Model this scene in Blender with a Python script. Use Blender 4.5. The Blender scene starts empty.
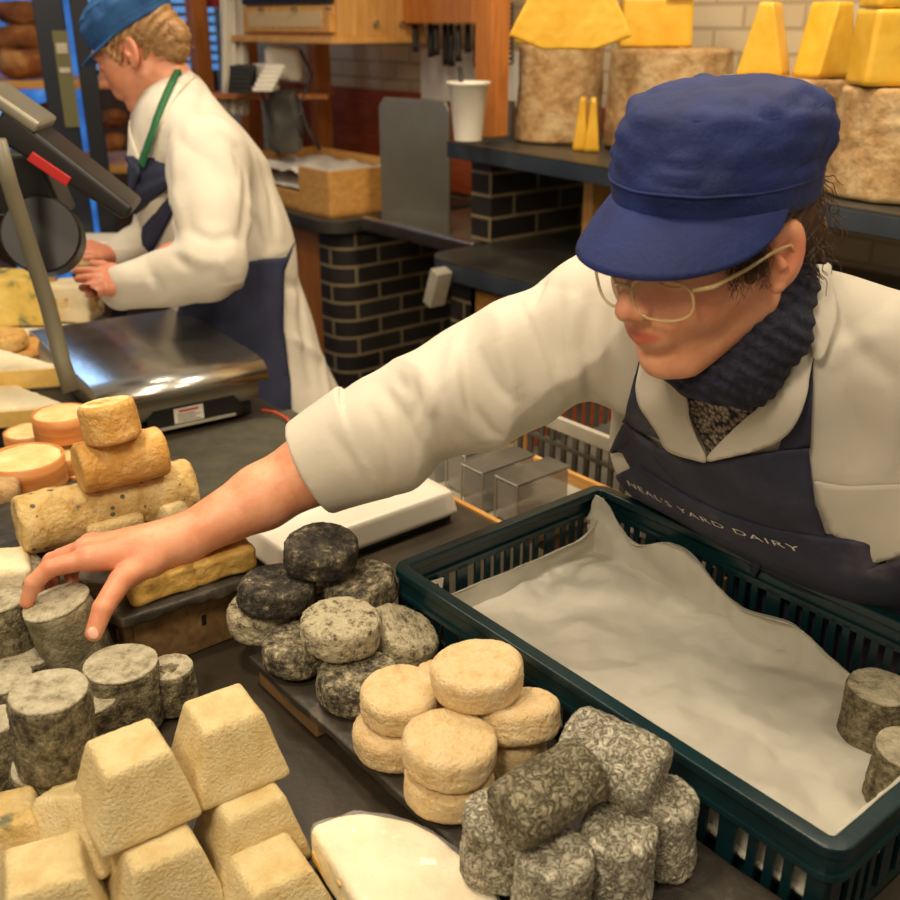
import bpy, bmesh, math, random
import numpy as np
from mathutils import Vector, Matrix, noise
from mathutils.bvhtree import BVHTree
from mathutils.geometry import delaunay_2d_cdt

# ------------------------------------------------------------------ camera, world, lights
SC = bpy.context.scene
COL = SC.collection
F = 1005.0; TH = math.radians(23.0); CT, ST = math.cos(TH), math.sin(TH); CZ = 1.60
cd = bpy.data.cameras.new('camera'); cam = bpy.data.objects.new('camera', cd); COL.objects.link(cam)
cam.location = (0, 0, CZ); cam.rotation_euler = (math.pi/2-TH, 0, 0)
cd.sensor_width = 36; cd.lens = 36*F/900; cd.clip_start = .05
cd.dof.use_dof = True; cd.dof.focus_distance = 1.12; cd.dof.aperture_fstop = 6.3
SC.camera = cam
SC.view_settings.view_transform = 'Standard'; SC.view_settings.look = 'None'
SC.view_settings.exposure = 0.0; SC.view_settings.gamma = 1; SC.view_settings.use_curve_mapping = False
w = bpy.data.worlds.new('world'); SC.world = w; w.use_nodes = True
w.node_tree.nodes['Background'].inputs[0].default_value = (1.0, .80, .58, 1)
w.node_tree.nodes['Background'].inputs[1].default_value = .34
def area(name, loc, tgt, power, size, col=(1, .84, .62)):
    l = bpy.data.lights.new(name, 'AREA'); l.energy = power; l.size = size; l.color = col
    o = bpy.data.objects.new(name, l); COL.objects.link(o); o.location = loc
    o.rotation_euler = (Vector(tgt)-Vector(loc)).to_track_quat('-Z', 'Y').to_euler()
    return o
area('ceiling_lamp_counter', (-.55, .75, 2.9), (-.15, 1.1, .9), 18, .20)
area('fill_light_front', (-.55, -.35, 2.55), (.1, 1.0, 1.0), 20, .40)  # added fill from the camera side, brightens the face and front surfaces
area('ceiling_lamp_right', (1.0, .6, 2.9), (.4, 1.1, 1.0), 10, .35)
area('ceiling_lamp_aisle', (-.9, 2.1, 3.0), (-.7, 2.2, 1.0), 20, .4)
area('ceiling_lamp_back', (.6, 1.9, 3.0), (.6, 2.8, 1.1), 32, .5)
area('window_daylight_left', (-3.3, 3.6, 2.0), (-1.0, 2.2, 1.0), 7, .6, (.35, .6, 1))

# ------------------------------------------------------------------ frames
A2 = Vector((.6334, -.7738, 0)); B2 = Vector((.7738, .6334, 0)); RZ = math.atan2(A2.y, A2.x)
def W(U, V, z): return A2*U + B2*V + Vector((0, 0, z))
def ray(x, y):
    u = (x-450)/F; v = (450-y)/F
    return Vector((u, CT+v*ST, -ST+v*CT))
def P(x, y, z):
    d = ray(x, y); return Vector((0, 0, CZ)) + d*((z-CZ)/d.z)
def PD(x, y, t): return Vector((0, 0, CZ)) + ray(x, y)*t

# ------------------------------------------------------------------ object helpers
def link(o, parent=None):
    COL.objects.link(o)
    if parent: o.parent = parent
    return o
def mesh_obj(name, verts, faces, m, parent=None, smooth=True, loc=None, rot=None, uv=None):
    me = bpy.data.meshes.new(name); me.from_pydata([tuple(v) for v in verts], [], [tuple(int(i) for i in f) for f in faces])
    if uv is not None:
        l = me.uv_layers.new(name='UVMap')
        for p in me.polygons:
            for li in p.loop_indices: l.data[li].uv = uv[me.loops[li].vertex_index]
    me.validate(); me.update()
    if smooth: me.polygons.foreach_set('use_smooth', [True]*len(me.polygons))
    me.materials.append(m)
    o = bpy.data.objects.new(name, me); link(o, parent)
    if loc is not None: o.location = loc
    if rot is not None: o.rotation_euler = rot
    return o
def tag(o, label, cat, group=None):
    o['label'] = label; o['category'] = cat
    if group: o['group'] = group
    return o
def thing(name, label, cat, loc=(0, 0, 0), rot=(0, 0, 0), group=None):
    o = bpy.data.objects.new(name, None); o.empty_display_size = .05; link(o); o.location = loc; o.rotation_euler = rot
    return tag(o, label, cat, group)
def struct(o): o['kind'] = 'structure'; return o
def copy_thing(src, loc, rot, label, group=None, scale=None):
    r = src.copy(); COL.objects.link(r); r.location = loc; r.rotation_euler = rot; r['label'] = label
    if group: r['group'] = group
    if scale: r.scale = scale
    for ch in src.children:
        c = ch.copy(); COL.objects.link(c); c.parent = r
        for g in ch.children:
            d = g.copy(); COL.objects.link(d); d.parent = c
    return r

class MB:
    """collects boxes, tubes, prisms into one mesh"""
    def __init__(s): s.v = []; s.f = []
    def add(s, vs, fs):
        n = len(s.v); s.v += [Vector(v) for v in vs]; s.f += [tuple(i+n for i in f) for f in fs]
    def box(s, x0, x1, y0, y1, z0, z1, M=None):
        vs = [Vector((x, y, z)) for x in (x0, x1) for y in (y0, y1) for z in (z0, z1)]
        if M: vs = [M @ v for v in vs]
        s.add(vs, [(0, 1, 3, 2), (4, 6, 7, 5), (0, 4, 5, 1), (2, 3, 7, 6), (0, 2, 6, 4), (1, 5, 7, 3)])
    def tube(s, pts, r, n=8, closed=False, caps=True):
        pts = [Vector(p) for p in pts]; k = len(pts); rs = r if isinstance(r, (list, tuple)) else [r]*k
        vs = []; up = None
        for i, p in enumerate(pts):
            a = pts[(i-1) % k] if (closed or i) else p; b = pts[(i+1) % k] if (closed or i < k-1) else p
            t = (b-a).normalized()
            if up is None: up = t.orthogonal().normalized()
            x = (up - t*up.dot(t)).normalized(); y = t.cross(x); up = x
            for j in range(n):
                q = 2*math.pi*j/n; vs.append(p + (x*math.cos(q)+y*math.sin(q))*rs[i])
        fs = []
        for i in range(k if closed else k-1):
            for j in range(n):
                i2 = (i+1) % k; fs.append((i*n+j, i*n+(j+1) % n, i2*n+(j+1) % n, i2*n+j))
        if caps and not closed: fs += [tuple(range(n-1, -1, -1)), tuple(range((k-1)*n, k*n))]
        s.add(vs, fs)
    def prism(s, poly, z0, z1, M=None):
        n = len(poly); vs = [Vector((p[0], p[1], z0)) for p in poly]+[Vector((p[0], p[1], z1)) for p in poly]
        if M: vs = [M @ v for v in vs]
        s.add(vs, [tuple(range(n-1, -1, -1)), tuple(range(n, 2*n))]+[(i, (i+1) % n, n+(i+1) % n, n+i) for i in range(n)])
    def lathe(s, prof, n=32, M=None, cap=True):
        vs = []
        for r, z in prof:
            for j in range(n): q = 2*math.pi*j/n; vs.append(Vector((r*math.cos(q), r*math.sin(q), z)))
        if M: vs = [M @ v for v in vs]
        k = len(prof); fs = [(i*n+j, i*n+(j+1) % n, (i+1)*n+(j+1) % n, (i+1)*n+j) for i in range(k-1) for j in range(n)]
        if cap: fs += [tuple(range(n-1, -1, -1)), tuple(range((k-1)*n, k*n))]
        s.add(vs, fs)
    def build(s, name, m, parent=None, bevel=0, smooth=False, loc=None, rot=None, solid=0):
        o = mesh_obj(name, s.v, s.f, m, parent, smooth, loc, rot)
        bm = bmesh.new(); bm.from_mesh(o.data); bmesh.ops.recalc_face_normals(bm, faces=bm.faces); bm.to_mesh(o.data); bm.free()
        if solid: d = o.modifiers.new('s', 'SOLIDIFY'); d.thickness = solid; d.offset = 0
        if bevel:
            b = o.modifiers.new('b', 'BEVEL'); b.width = bevel; b.segments = 2; b.limit_method = 'ANGLE'
            o.data.polygons.foreach_set('use_smooth', [True]*len(o.data.polygons))
            wn = o.modifiers.new('w', 'WEIGHTED_NORMAL'); wn.keep_sharp = True
        return o
UVM = Matrix(((A2.x, B2.x, 0, 0), (A2.y, B2.y, 0, 0), (0, 0, 1, 0), (0, 0, 0, 1)))   # counter frame (U along, V away)

# ------------------------------------------------------------------ materials
def newmat(name):
    m = bpy.data.materials.new(name); m.use_nodes = True; nt = m.node_tree; return m, nt, nt.nodes['Principled BSDF']
def C4(c): return (c[0], c[1], c[2], 1)
def srgb(r, g, b):
    f = lambda c: (c/255/12.92 if c/255 <= .04045 else ((c/255+.055)/1.055)**2.4)
    return (f(r), f(g), f(b))
def ramp(nt, src, stops):
    n = nt.nodes.new('ShaderNodeValToRGB'); e = n.color_ramp.elements
    while len(e) < len(stops): e.new(.5)
    for el, (p, c) in zip(e, stops): el.position = p; el.color = C4(c)
    nt.links.new(src, n.inputs[0]); return n.outputs[0]
def coords(nt, vary=True, space='Object'):
    tc = nt.nodes.new('ShaderNodeTexCoord')
    if not vary: return tc.outputs[space]
    oi = nt.nodes.new('ShaderNodeObjectInfo'); mu = nt.nodes.new('ShaderNodeMath'); mu.operation = 'MULTIPLY'; mu.inputs[1].default_value = 37.0
    nt.links.new(oi.outputs['Random'], mu.inputs[0])
    ad = nt.nodes.new('ShaderNodeVectorMath'); ad.operation = 'ADD'
    nt.links.new(tc.outputs[space], ad.inputs[0]); nt.links.new(mu.outputs[0], ad.inputs[1]); return ad.outputs[0]
def tex(nt, co, scale, detail=4, rough=.6, dist=0, kind='NOISE'):
    if kind == 'VORONOI':
        n = nt.nodes.new('ShaderNodeTexVoronoi'); n.inputs['Scale'].default_value = scale; nt.links.new(co, n.inputs['Vector']); return n.outputs['Distance']
    if kind == 'WAVE':
        n = nt.nodes.new('ShaderNodeTexWave'); n.inputs['Scale'].default_value = scale; n.inputs['Distortion'].default_value = dist
        nt.links.new(co, n.inputs['Vector']); return n.outputs['Fac']
    n = nt.nodes.new('ShaderNodeTexNoise'); n.inputs['Scale'].default_value = scale; n.inputs['Detail'].default_value = detail
    n.inputs['Roughness'].default_value = rough; n.inputs['Distortion'].default_value = dist
    nt.links.new(co, n.inputs['Vector']); return n.outputs['Fac']
def ridge(nt, f):
    a = nt.nodes.new('ShaderNodeMath'); a.operation = 'SUBTRACT'; a.inputs[1].default_value = .5; nt.links.new(f, a.inputs[0])
    b = nt.nodes.new('ShaderNodeMath'); b.operation = 'ABSOLUTE'; nt.links.new(a.outputs[0], b.inputs[0])
    c = nt.nodes.new('ShaderNodeMath'); c.operation = 'MULTIPLY'; c.inputs[1].default_value = 4; c.use_clamp = True; nt.links.new(b.outputs[0], c.inputs[0]); return c.outputs[0]
def bump(nt, bs, h, dist, strength=1, prev=None):
    b = nt.nodes.new('ShaderNodeBump'); b.inputs['Strength'].default_value = strength; b.inputs['Distance'].default_value = dist
    nt.links.new(h, b.inputs['Height'])
    if prev: nt.links.new(prev, b.inputs['Normal'])
    nt.links.new(b.outputs[0], bs.inputs['Normal']); return b.outputs[0]
def mix(nt, a, b, fac, mode='MIX'):
    n = nt.nodes.new('ShaderNodeMix'); n.data_type = 'RGBA'; n.blend_type = mode
    for inp, val in ((n.inputs[6], a), (n.inputs[7], b)):
        if isinstance(val, tuple): inp.default_value = C4(val)
        else: nt.links.new(val, inp)
    if isinstance(fac, float): n.inputs[0].default_value = fac
    else: nt.links.new(fac, n.inputs[0])
    return n.outputs[2]
def nmat(name, stops, scale=8, rough=.6, bd=.0, bscale=None, detail=4, dist=0, metal=0, sss=0, ridged=False, bridged=False, vary=True, nrough=.6, spec=None, coat=0, space='Object'):
    m, nt, bs = newmat(name); co = coords(nt, vary, space)
    if len(stops) == 1: bs.inputs['Base Color'].default_value = C4(stops[0][1])
    else:
        f = tex(nt, co, scale, detail, nrough, dist)
        if ridged: f = ridge(nt, f)
        nt.links.new(ramp(nt, f, stops), bs.inputs['Base Color'])
    bs.inputs['Roughness'].default_value = rough; bs.inputs['Metallic'].default_value = metal
    if spec is not None: bs.inputs['Specular IOR Level'].default_value = spec
    if coat: bs.inputs['Coat Weight'].default_value = coat; bs.inputs['Coat Roughness'].default_value = .08
    if sss:
        bs.inputs['Subsurface Weight'].default_value = sss; bs.inputs['Subsurface Radius'].default_value = (1, .5, .25); bs.inputs['Subsurface Scale'].default_value = .006
    if bd:
        g = tex(nt, co, bscale or scale*3, 5, .65, dist)
        if bridged: g = ridge(nt, g)
        bump(nt, bs, g, bd)
    return m
def plain(name, c, rough=.5, metal=0, **k): return nmat(name, [(0, c)], rough=rough, metal=metal, **k)

M = {}
M['coat'] = nmat('white_cotton', [(.3, srgb(202, 194, 177)), (.7, srgb(216, 209, 193))], 6, .9, .0010, 30, vary=False, detail=3)
M['apron'] = nmat('navy_apron_cloth', [(.45, srgb(36, 38, 58)), (.62, srgb(52, 53, 72)), (.78, srgb(92, 88, 96))], 9, .8, .0010, 60, vary=False)
M['apron2'] = nmat('navy_apron_cloth_plain', [(.4, srgb(30, 34, 58)), (.7, srgb(44, 48, 76))], 9, .8, .0010, 20, vary=False)
M['capblue'] = nmat('royal_blue_cotton', [(.35, srgb(8, 25, 78)), (.7, srgb(15, 38, 100))], 14, .75, .0012, 160, vary=False)
M['capblue2'] = nmat('mid_blue_cotton', [(.35, srgb(28, 74, 130)), (.7, srgb(44, 100, 160))], 14, .75, .002, 50, vary=False)
M['scarf'] = nmat('navy_scarf', [(.4, srgb(22, 24, 40)), (.65, srgb(46, 48, 68))], 60, .9, .003, 90, dist=2, vary=False)
M['green'] = plain('green_tape', srgb(28, 96, 52), .7)
M['whiteplastic'] = nmat('white_plastic', [(.3, srgb(226, 218, 200)), (.7, srgb(238, 232, 216))], 5, .35)
M['steel'] = nmat('brushed_steel', [(.3, (.52, .50, .46)), (.7, (.68, .66, .62))], 12, .27, .0003, 80, metal=1)
M['dullsteel'] = nmat('dull_steel', [(.3, (.26, .235, .17)), (.7, (.36, .33, .25))], 3, .42, metal=.7)
M['blackplastic'] = nmat('black_plastic', [(.3, (.008, .008, .007)), (.7, (.015, .014, .013))], 8, .45)
M['counter'] = nmat('black_counter', [(.3, srgb(44, 38, 30)), (.6, srgb(62, 54, 42)), (.8, srgb(80, 70, 54))], 7, .42, .0004, 120, vary=False)
M['slate'] = nmat('slate', [(.3, srgb(34, 30, 25)), (.6, srgb(60, 54, 45)), (.8, srgb(116, 106, 88))], 18, .5, .003, 25, dist=.5)
M['darkslab'] = nmat('dark_slab', [(.35, srgb(44, 42, 38)), (.6, srgb(66, 63, 54)), (.8, srgb(92, 86, 72))], 5, .4, .0005, 60, vary=False)
M['slabedge'] = nmat('blue_grey_slab_edge', [(.35, srgb(38, 46, 56)), (.7, srgb(58, 66, 74))], 5, .5, vary=False)
M['crate'] = nmat('dark_green_plastic', [(.35, (.003, .018, .022)), (.7, (.005, .029, .034))], 10, .30, .0006, 30, vary=False)
M['greycrate'] = nmat('grey_plastic', [(.35, srgb(66, 64, 58)), (.7, srgb(96, 92, 82))], 10, .45)
M['palegrey'] = nmat('pale_grey_plastic', [(.35, srgb(160, 154, 138)), (.7, srgb(186, 178, 160))], 10, .45)
M['paper'] = nmat('greaseproof_paper', [(.3, srgb(186, 182, 168)), (.7, srgb(206, 201, 186))], 5, .45, .0008, 40, vary=False, detail=2)
M['paper'].node_tree.nodes['Principled BSDF'].inputs['Subsurface Weight'].default_value = 0
M['whitepaper'] = plain('white_paper', srgb(240, 234, 220), .7)
M['sticker'] = plain('sticker_white', srgb(235, 228, 214), .6)
M['ink'] = plain('black_ink', (.01, .01, .01), .7)
M['lettering'] = plain('cream_lettering', srgb(214, 206, 196), .7)
M['red'] = plain('red_plastic', srgb(190, 36, 32), .5)
def wood(name, c1, c2, sc=6, rough=.5, stretch=(1, 1, 8)):
    m, nt, bs = newmat(name); co = coords(nt); mp = nt.nodes.new('ShaderNodeMapping'); mp.inputs['Scale'].default_value = tuple(sc*8/s for s in stretch)
    nt.links.new(co, mp.inputs[0]); f = tex(nt, mp.outputs[0], 1, 4, .6, .8)
    nt.links.new(ramp(nt, f, [(.3, c1), (.7, c2)]), bs.inputs['Base Color']); bs.inputs['Roughness'].default_value = rough
    bump(nt, bs, f, .0006); return m
M['pine'] = wood('pine_wood', srgb(190, 134, 66), srgb(220, 168, 96))
M['pineX'] = wood('pine_wood_sideways', srgb(196, 138, 66), srgb(224, 170, 94), stretch=(8, 1, 1))
M['orangewood'] = wood('orange_varnished_wood', srgb(164, 96, 42), srgb(196, 124, 58))
M['boxwood'] = wood('crate_wood', srgb(104, 78, 46), srgb(150, 116, 72), stretch=(8, 1, 1), rough=.8)
M['redwood'] = wood('red_wood_panel', srgb(136, 58, 26), srgb(170, 84, 40), stretch=(8, 8, 1))
M['thinwood'] = wood('thin_spruce_band', srgb(186, 108, 50), srgb(222, 156, 88), stretch=(8, 8, 1))
M['rindwheel'] = nmat('cloth_bound_rind', [(.3, srgb(132, 94, 50)), (.48, srgb(176, 140, 92)), (.62, srgb(200, 172, 128)), (.8, srgb(148, 126, 94))], 13, .9, .008, 40, detail=9, nrough=.7)
M['yellow'] = nmat('orange_yellow_cheese', [(.3, srgb(220, 166, 36)), (.7, srgb(236, 190, 66))], 12, .45, .0008, 60, sss=.1)
M['pyr'] = nmat('pale_yellow_rind', [(.3, srgb(224, 194, 130)), (.55, srgb(240, 218, 162)), (.8, srgb(244, 228, 182))], 34, .6, .0045, 300, sss=.05, detail=6)
M['pyrblue'] = nmat('pale_yellow_rind_with_mould', [(.3, srgb(120, 118, 84)), (.38, srgb(214, 182, 112)), (.6, srgb(232, 206, 150)), (.8, srgb(240, 222, 174))], 22, .6, .004, 220, sss=.08, detail=4)
M['peach'] = nmat('cream_bloomy_rind', [(.3, srgb(214, 174, 116)), (.45, srgb(240, 208, 152)), (.7, srgb(250, 228, 182))], 60, .85, .006, 240, detail=8, nrough=.75, sss=.03)
M['ash'] = nmat('ash_coated_rind', [(.36, srgb(26, 24, 20)), (.45, srgb(76, 69, 56)), (.53, srgb(142, 131, 104)), (.62, srgb(206, 194, 160))], 70, .85, .010, 110, detail=9, nrough=.8)
M['ashdark'] = nmat('dark_ash_coated_rind', [(.4, srgb(24, 22, 19)), (.51, srgb(66, 60, 50)), (.59, srgb(112, 102, 82)), (.66, srgb(200, 186, 148))], 62, .85, .010, 110, detail=9, nrough=.8)
M['ashlight'] = nmat('pale_ash_coated_rind', [(.33, srgb(34, 30, 25)), (.41, srgb(108, 98, 76)), (.48, srgb(192, 180, 146)), (.7, srgb(224, 214, 182))], 74, .85, .010, 110, detail=9, nrough=.8)
M['drum'] = nmat('grey_mould_rind', [(.34, srgb(40, 35, 26)), (.45, srgb(96, 86, 62)), (.55, srgb(146, 134, 102)), (.68, srgb(200, 190, 156))], 64, .9, .010, 150, detail=9, nrough=.8)
M['drumtop'] = nmat('pale_mould_top', [(.34, srgb(130, 120, 96)), (.5, srgb(190, 180, 150)), (.7, srgb(218, 208, 180))], 60, .9, .007, 160, detail=8, nrough=.75)
M['drumgreen'] = nmat('olive_grey_mould_rind', [(.34, srgb(96, 88, 60)), (.5, srgb(142, 132, 100)), (.7, srgb(190, 180, 148))], 34, .9, .004, 220, detail=8, nrough=.75)
def wormy(name, dark, mid, light, sc=105):
    m, nt, bs = newmat(name); co = coords(nt)
    f = ridge(nt, tex(nt, co, sc, 4, .62, .9)); g = tex(nt, co, sc*.35, 4, .6)
    c = ramp(nt, f, [(.0, dark), (.10, mid), (.34, light)]); c2 = ramp(nt, g, [(.30, (.42, .38, .30)), (.46, (1, 1, 1))])
    nt.links.new(mix(nt, c, c2, .75, 'MULTIPLY'), bs.inputs['Base Color']); bs.inputs['Roughness'].default_value = .85
    b = bump(nt, bs, f, .007); bump(nt, bs, tex(nt, co, sc*3, 3), .001, prev=b); return m
M['worm'] = wormy('wrinkled_grey_rind', srgb(60, 54, 42), srgb(184, 174, 146), srgb(236, 228, 202))
M['wormdark'] = wormy('wrinkled_olive_rind', srgb(70, 62, 40), srgb(126, 116, 86), srgb(184, 174, 142), 100)
M['logrind'] = nmat('yellow_rind_with_blue_mould', [(.28, srgb(90, 96, 84)), (.36, srgb(186, 150, 84)), (.5, srgb(220, 188, 120)), (.7, srgb(236, 212, 156))], 34, .75, .006, 120, detail=7)
M['tanrind'] = nmat('tan_rind', [(.26, srgb(92, 92, 70)), (.33, srgb(206, 150, 66)), (.52, srgb(222, 172, 92)), (.7, srgb(236, 200, 130))], 30, .7, .006, 130, detail=7)
def spots(m, scale, thr, col):
    nt = m.node_tree; bs = nt.nodes['Principled BSDF']; src = bs.inputs['Base Color'].links[0].from_socket; co = coords(nt)
    v = nt.nodes.new('ShaderNodeTexVoronoi'); v.inputs['Scale'].default_value = scale; v.inputs['Randomness'].default_value = 1; nt.links.new(co, v.inputs['Vector'])
    f = tex(nt, co, scale*.35, 3); a = nt.nodes.new('ShaderNodeMath'); a.operation = 'MULTIPLY_ADD'; a.inputs[1].default_value = .9; nt.links.new(f, a.inputs[0]); nt.links.new(v.outputs['Distance'], a.inputs[2])
    k = ramp(nt, a.outputs[0], [(thr, (1, 1, 1)), (thr+.07, (0, 0, 0))]); nt.links.new(mix(nt, src, col, k), bs.inputs['Base Color'])
spots(M['logrind'], 62, .53, srgb(96, 98, 84)); spots(M['tanrind'], 40, .47, srgb(104, 96, 66)); spots(M['pyrblue'], 60, .50, srgb(116, 122, 100))
M['creamtop'] = nmat('cream_cheese_face', [(.3, srgb(226, 190, 120)), (.7, srgb(246, 222, 164))], 30, .6, .003, 80)
M['goldbrick'] = nmat('golden_washed_rind', [(.3, srgb(140, 98, 36)), (.5, srgb(200, 158, 78)), (.7, srgb(228, 192, 116))], 26, .6, .005, 40, detail=5)
M['bluevein'] = nmat('blue_veined_cheese', [(.34, srgb(110, 116, 84)), (.44, srgb(216, 182, 84)), (.7, srgb(236, 208, 116))], 20, .6, .002, 60, detail=5)
M['brierind'] = nmat('white_brie_rind', [(.3, srgb(230, 212, 170)), (.7, srgb(242, 230, 198))], 20, .7, .003, 90, sss=.05)
M['briepaste'] = nmat('brie_paste', [(.3, srgb(220, 176, 84)), (.7, srgb(240, 206, 124))], 20, .5, .002, 50)
M['bread'] = nmat('bread_crust', [(.3, srgb(70, 36, 14)), (.55, srgb(140, 82, 34)), (.75, srgb(206, 156, 98))], 7, .8, .01, 18)
M['hairbrown'] = nmat('brown_hair', [(.35, srgb(48, 28, 14)), (.7, srgb(104, 66, 34))], 30, .45, vary=False)
M['hairblond'] = nmat('blond_hair', [(.35, srgb(136, 98, 56)), (.7, srgb(188, 148, 98))], 30, .45, .003, 60, vary=False)
M['goldframe'] = plain('clear_amber_acetate', srgb(226, 200, 140), .10, coat=.5); M['goldframe'].node_tree.nodes['Principled BSDF'].inputs['Alpha'].default_value = .62
M['nail'] = plain('fingernail', srgb(232, 176, 150), .3)
M['knit'] = None
def skinmat(name, base, red, dark):
    m, nt, bs = newmat(name); at = nt.nodes.new('ShaderNodeAttribute'); at.attribute_name = 'tint'
    co = coords(nt, False); f = tex(nt, co, 30, 4)
    c = ramp(nt, f, [(.35, dark), (.65, base)])
    s = nt.nodes.new('ShaderNodeSeparateColor'); nt.links.new(at.outputs['Color'], s.inputs[0])
    c = mix(nt, c, red, s.outputs[0]); c = mix(nt, c, srgb(70, 40, 26), s.outputs[1])
    nt.links.new(c, bs.inputs['Base Color']); bs.inputs['Roughness'].default_value = .45
    bs.inputs['Subsurface Weight'].default_value = .15; bs.inputs['Subsurface Radius'].default_value = (1, .35, .15); bs.inputs['Subsurface Scale'].default_value = .008
    bump(nt, bs, tex(nt, co, 260, 3), .0004); return m
M['skin'] = skinmat('skin', srgb(236, 172, 132), srgb(190, 74, 58), srgb(224, 150, 110))
M['skin2'] = skinmat('skin_fair', srgb(226, 160, 126), srgb(196, 96, 78), srgb(214, 142, 108))
def glassmat(name, c=(1, 1, 1), alpha=.12, rough=.05):
    m, nt, bs = newmat(name); bs.inputs['Base Color'].default_value = C4(c); bs.inputs['Roughness'].default_value = rough
    bs.inputs['Alpha'].default_value = alpha; bs.inputs['Specular IOR Level'].default_value = .8; return m
M['lens'] = glassmat('spectacle_lens', (.95, .9, .8), .05, .02)
M['film'] = glassmat('cling_film', (1, 1, 1), .16, .10)
M['clearbox'] = glassmat('clear_plastic', (.45, .44, .40), .55, .2)
def emit(name, stops, scale, strength):
    m, nt, bs = newmat(name); co = coords(nt, False); f = tex(nt, co, scale, 3)
    nt.links.new(ramp(nt, f, stops), bs.inputs['Emission Color']); bs.inputs['Emission Strength'].default_value = strength
    bs.inputs['Base Color'].default_value = (.02, .03, .05, 1); return m
M['bluewindow'] = emit('daylit_window_glass', [(.35, (.02, .10, .40)), (.6, (.05, .25, .75)), (.75, (.45, .7, 1))], 5, .75)
def brickmat(name, c1, c2, mortar, bw=.215, bh=.072, ms=.012, bumpd=.01):
    m, nt, bs = newmat(name); tc = nt.nodes.new('ShaderNodeTexCoord'); b = nt.nodes.new('ShaderNodeTexBrick')
    nt.links.new(tc.outputs['UV'], b.inputs['Vector']); b.inputs['Scale'].default_value = 1
    b.inputs['Color1'].default_value = C4(c1); b.inputs['Color2'].default_value = C4(c2); b.inputs['Mortar'].default_value = C4(mortar)
    b.inputs['Brick Width'].default_value = bw; b.inputs['Row Height'].default_value = bh; b.inputs['Mortar Size'].default_value = ms/2; b.inputs['Mortar Smooth'].default_value = .2
    nt.links.new(b.outputs['Color'], bs.inputs['Base Color']); bs.inputs['Roughness'].default_value = .45
    iv = nt.nodes.new('ShaderNodeMath'); iv.operation = 'SUBTRACT'; iv.inputs[0].default_value = 1; nt.links.new(b.outputs['Fac'], iv.inputs[1])
    bump(nt, bs, iv.outputs[0], bumpd); return m
M['darkbrick'] = brickmat('dark_engineering_brick', srgb(40, 36, 34), srgb(58, 52, 48), srgb(150, 132, 100))
M['paintbrick'] = brickmat('painted_brick', srgb(206, 186, 150), srgb(214, 196, 160), srgb(186, 166, 132), bumpd=.006)

# ------------------------------------------------------------------ signed-distance surfaces (smooth bodies and cheeses)
def V3(p): return np.array([p[0], p[1], p[2]], dtype=np.float64)
def smin(a, b, k):
    h = np.clip(.5+.5*(b-a)/k, 0, 1); return b*(1-h)+a*h-k*h*(1-h)
def smax(a, b, k): return -smin(-a, -b, k)
def cone(a, b, ra, rb):
    a = V3(a); b = V3(b); ab = b-a; L = ab.dot(ab)+1e-12
    def f(p):
        t = np.clip(((p-a)@ab)/L, 0, 1); return np.linalg.norm(p-a-t[:, None]*ab, axis=1)-(ra+(rb-ra)*t)
    return f
def ell(c, r, R=None):
    c = V3(c); r = V3(r); Rm = np.array(R) if R is not None else np.eye(3)   # columns of R are the local axes
    def f(p):
        q = (p-c)@Rm; k0 = np.linalg.norm(q/r, axis=1); k1 = np.linalg.norm(q/(r*r), axis=1)+1e-9; return k0*(k0-1)/k1
    return f
def union(fs, k):
    def f(p):
        d = fs[0](p)
        for g in fs[1:]: d = smin(d, g(p), k)
        return d
    return f
def vnoise(p, s, seed=0):
    """cheap smooth pseudo noise by summed sines, about -1..1"""
    x, y, z = (p*s + seed*1.7).T
    return (np.sin(x+1.3*np.sin(y*.9+z*.4))+np.sin(y*1.1+1.5*np.sin(z*.8+x*.5))+np.sin(z*.9+1.4*np.sin(x*1.2-y*.3)))/3
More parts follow.
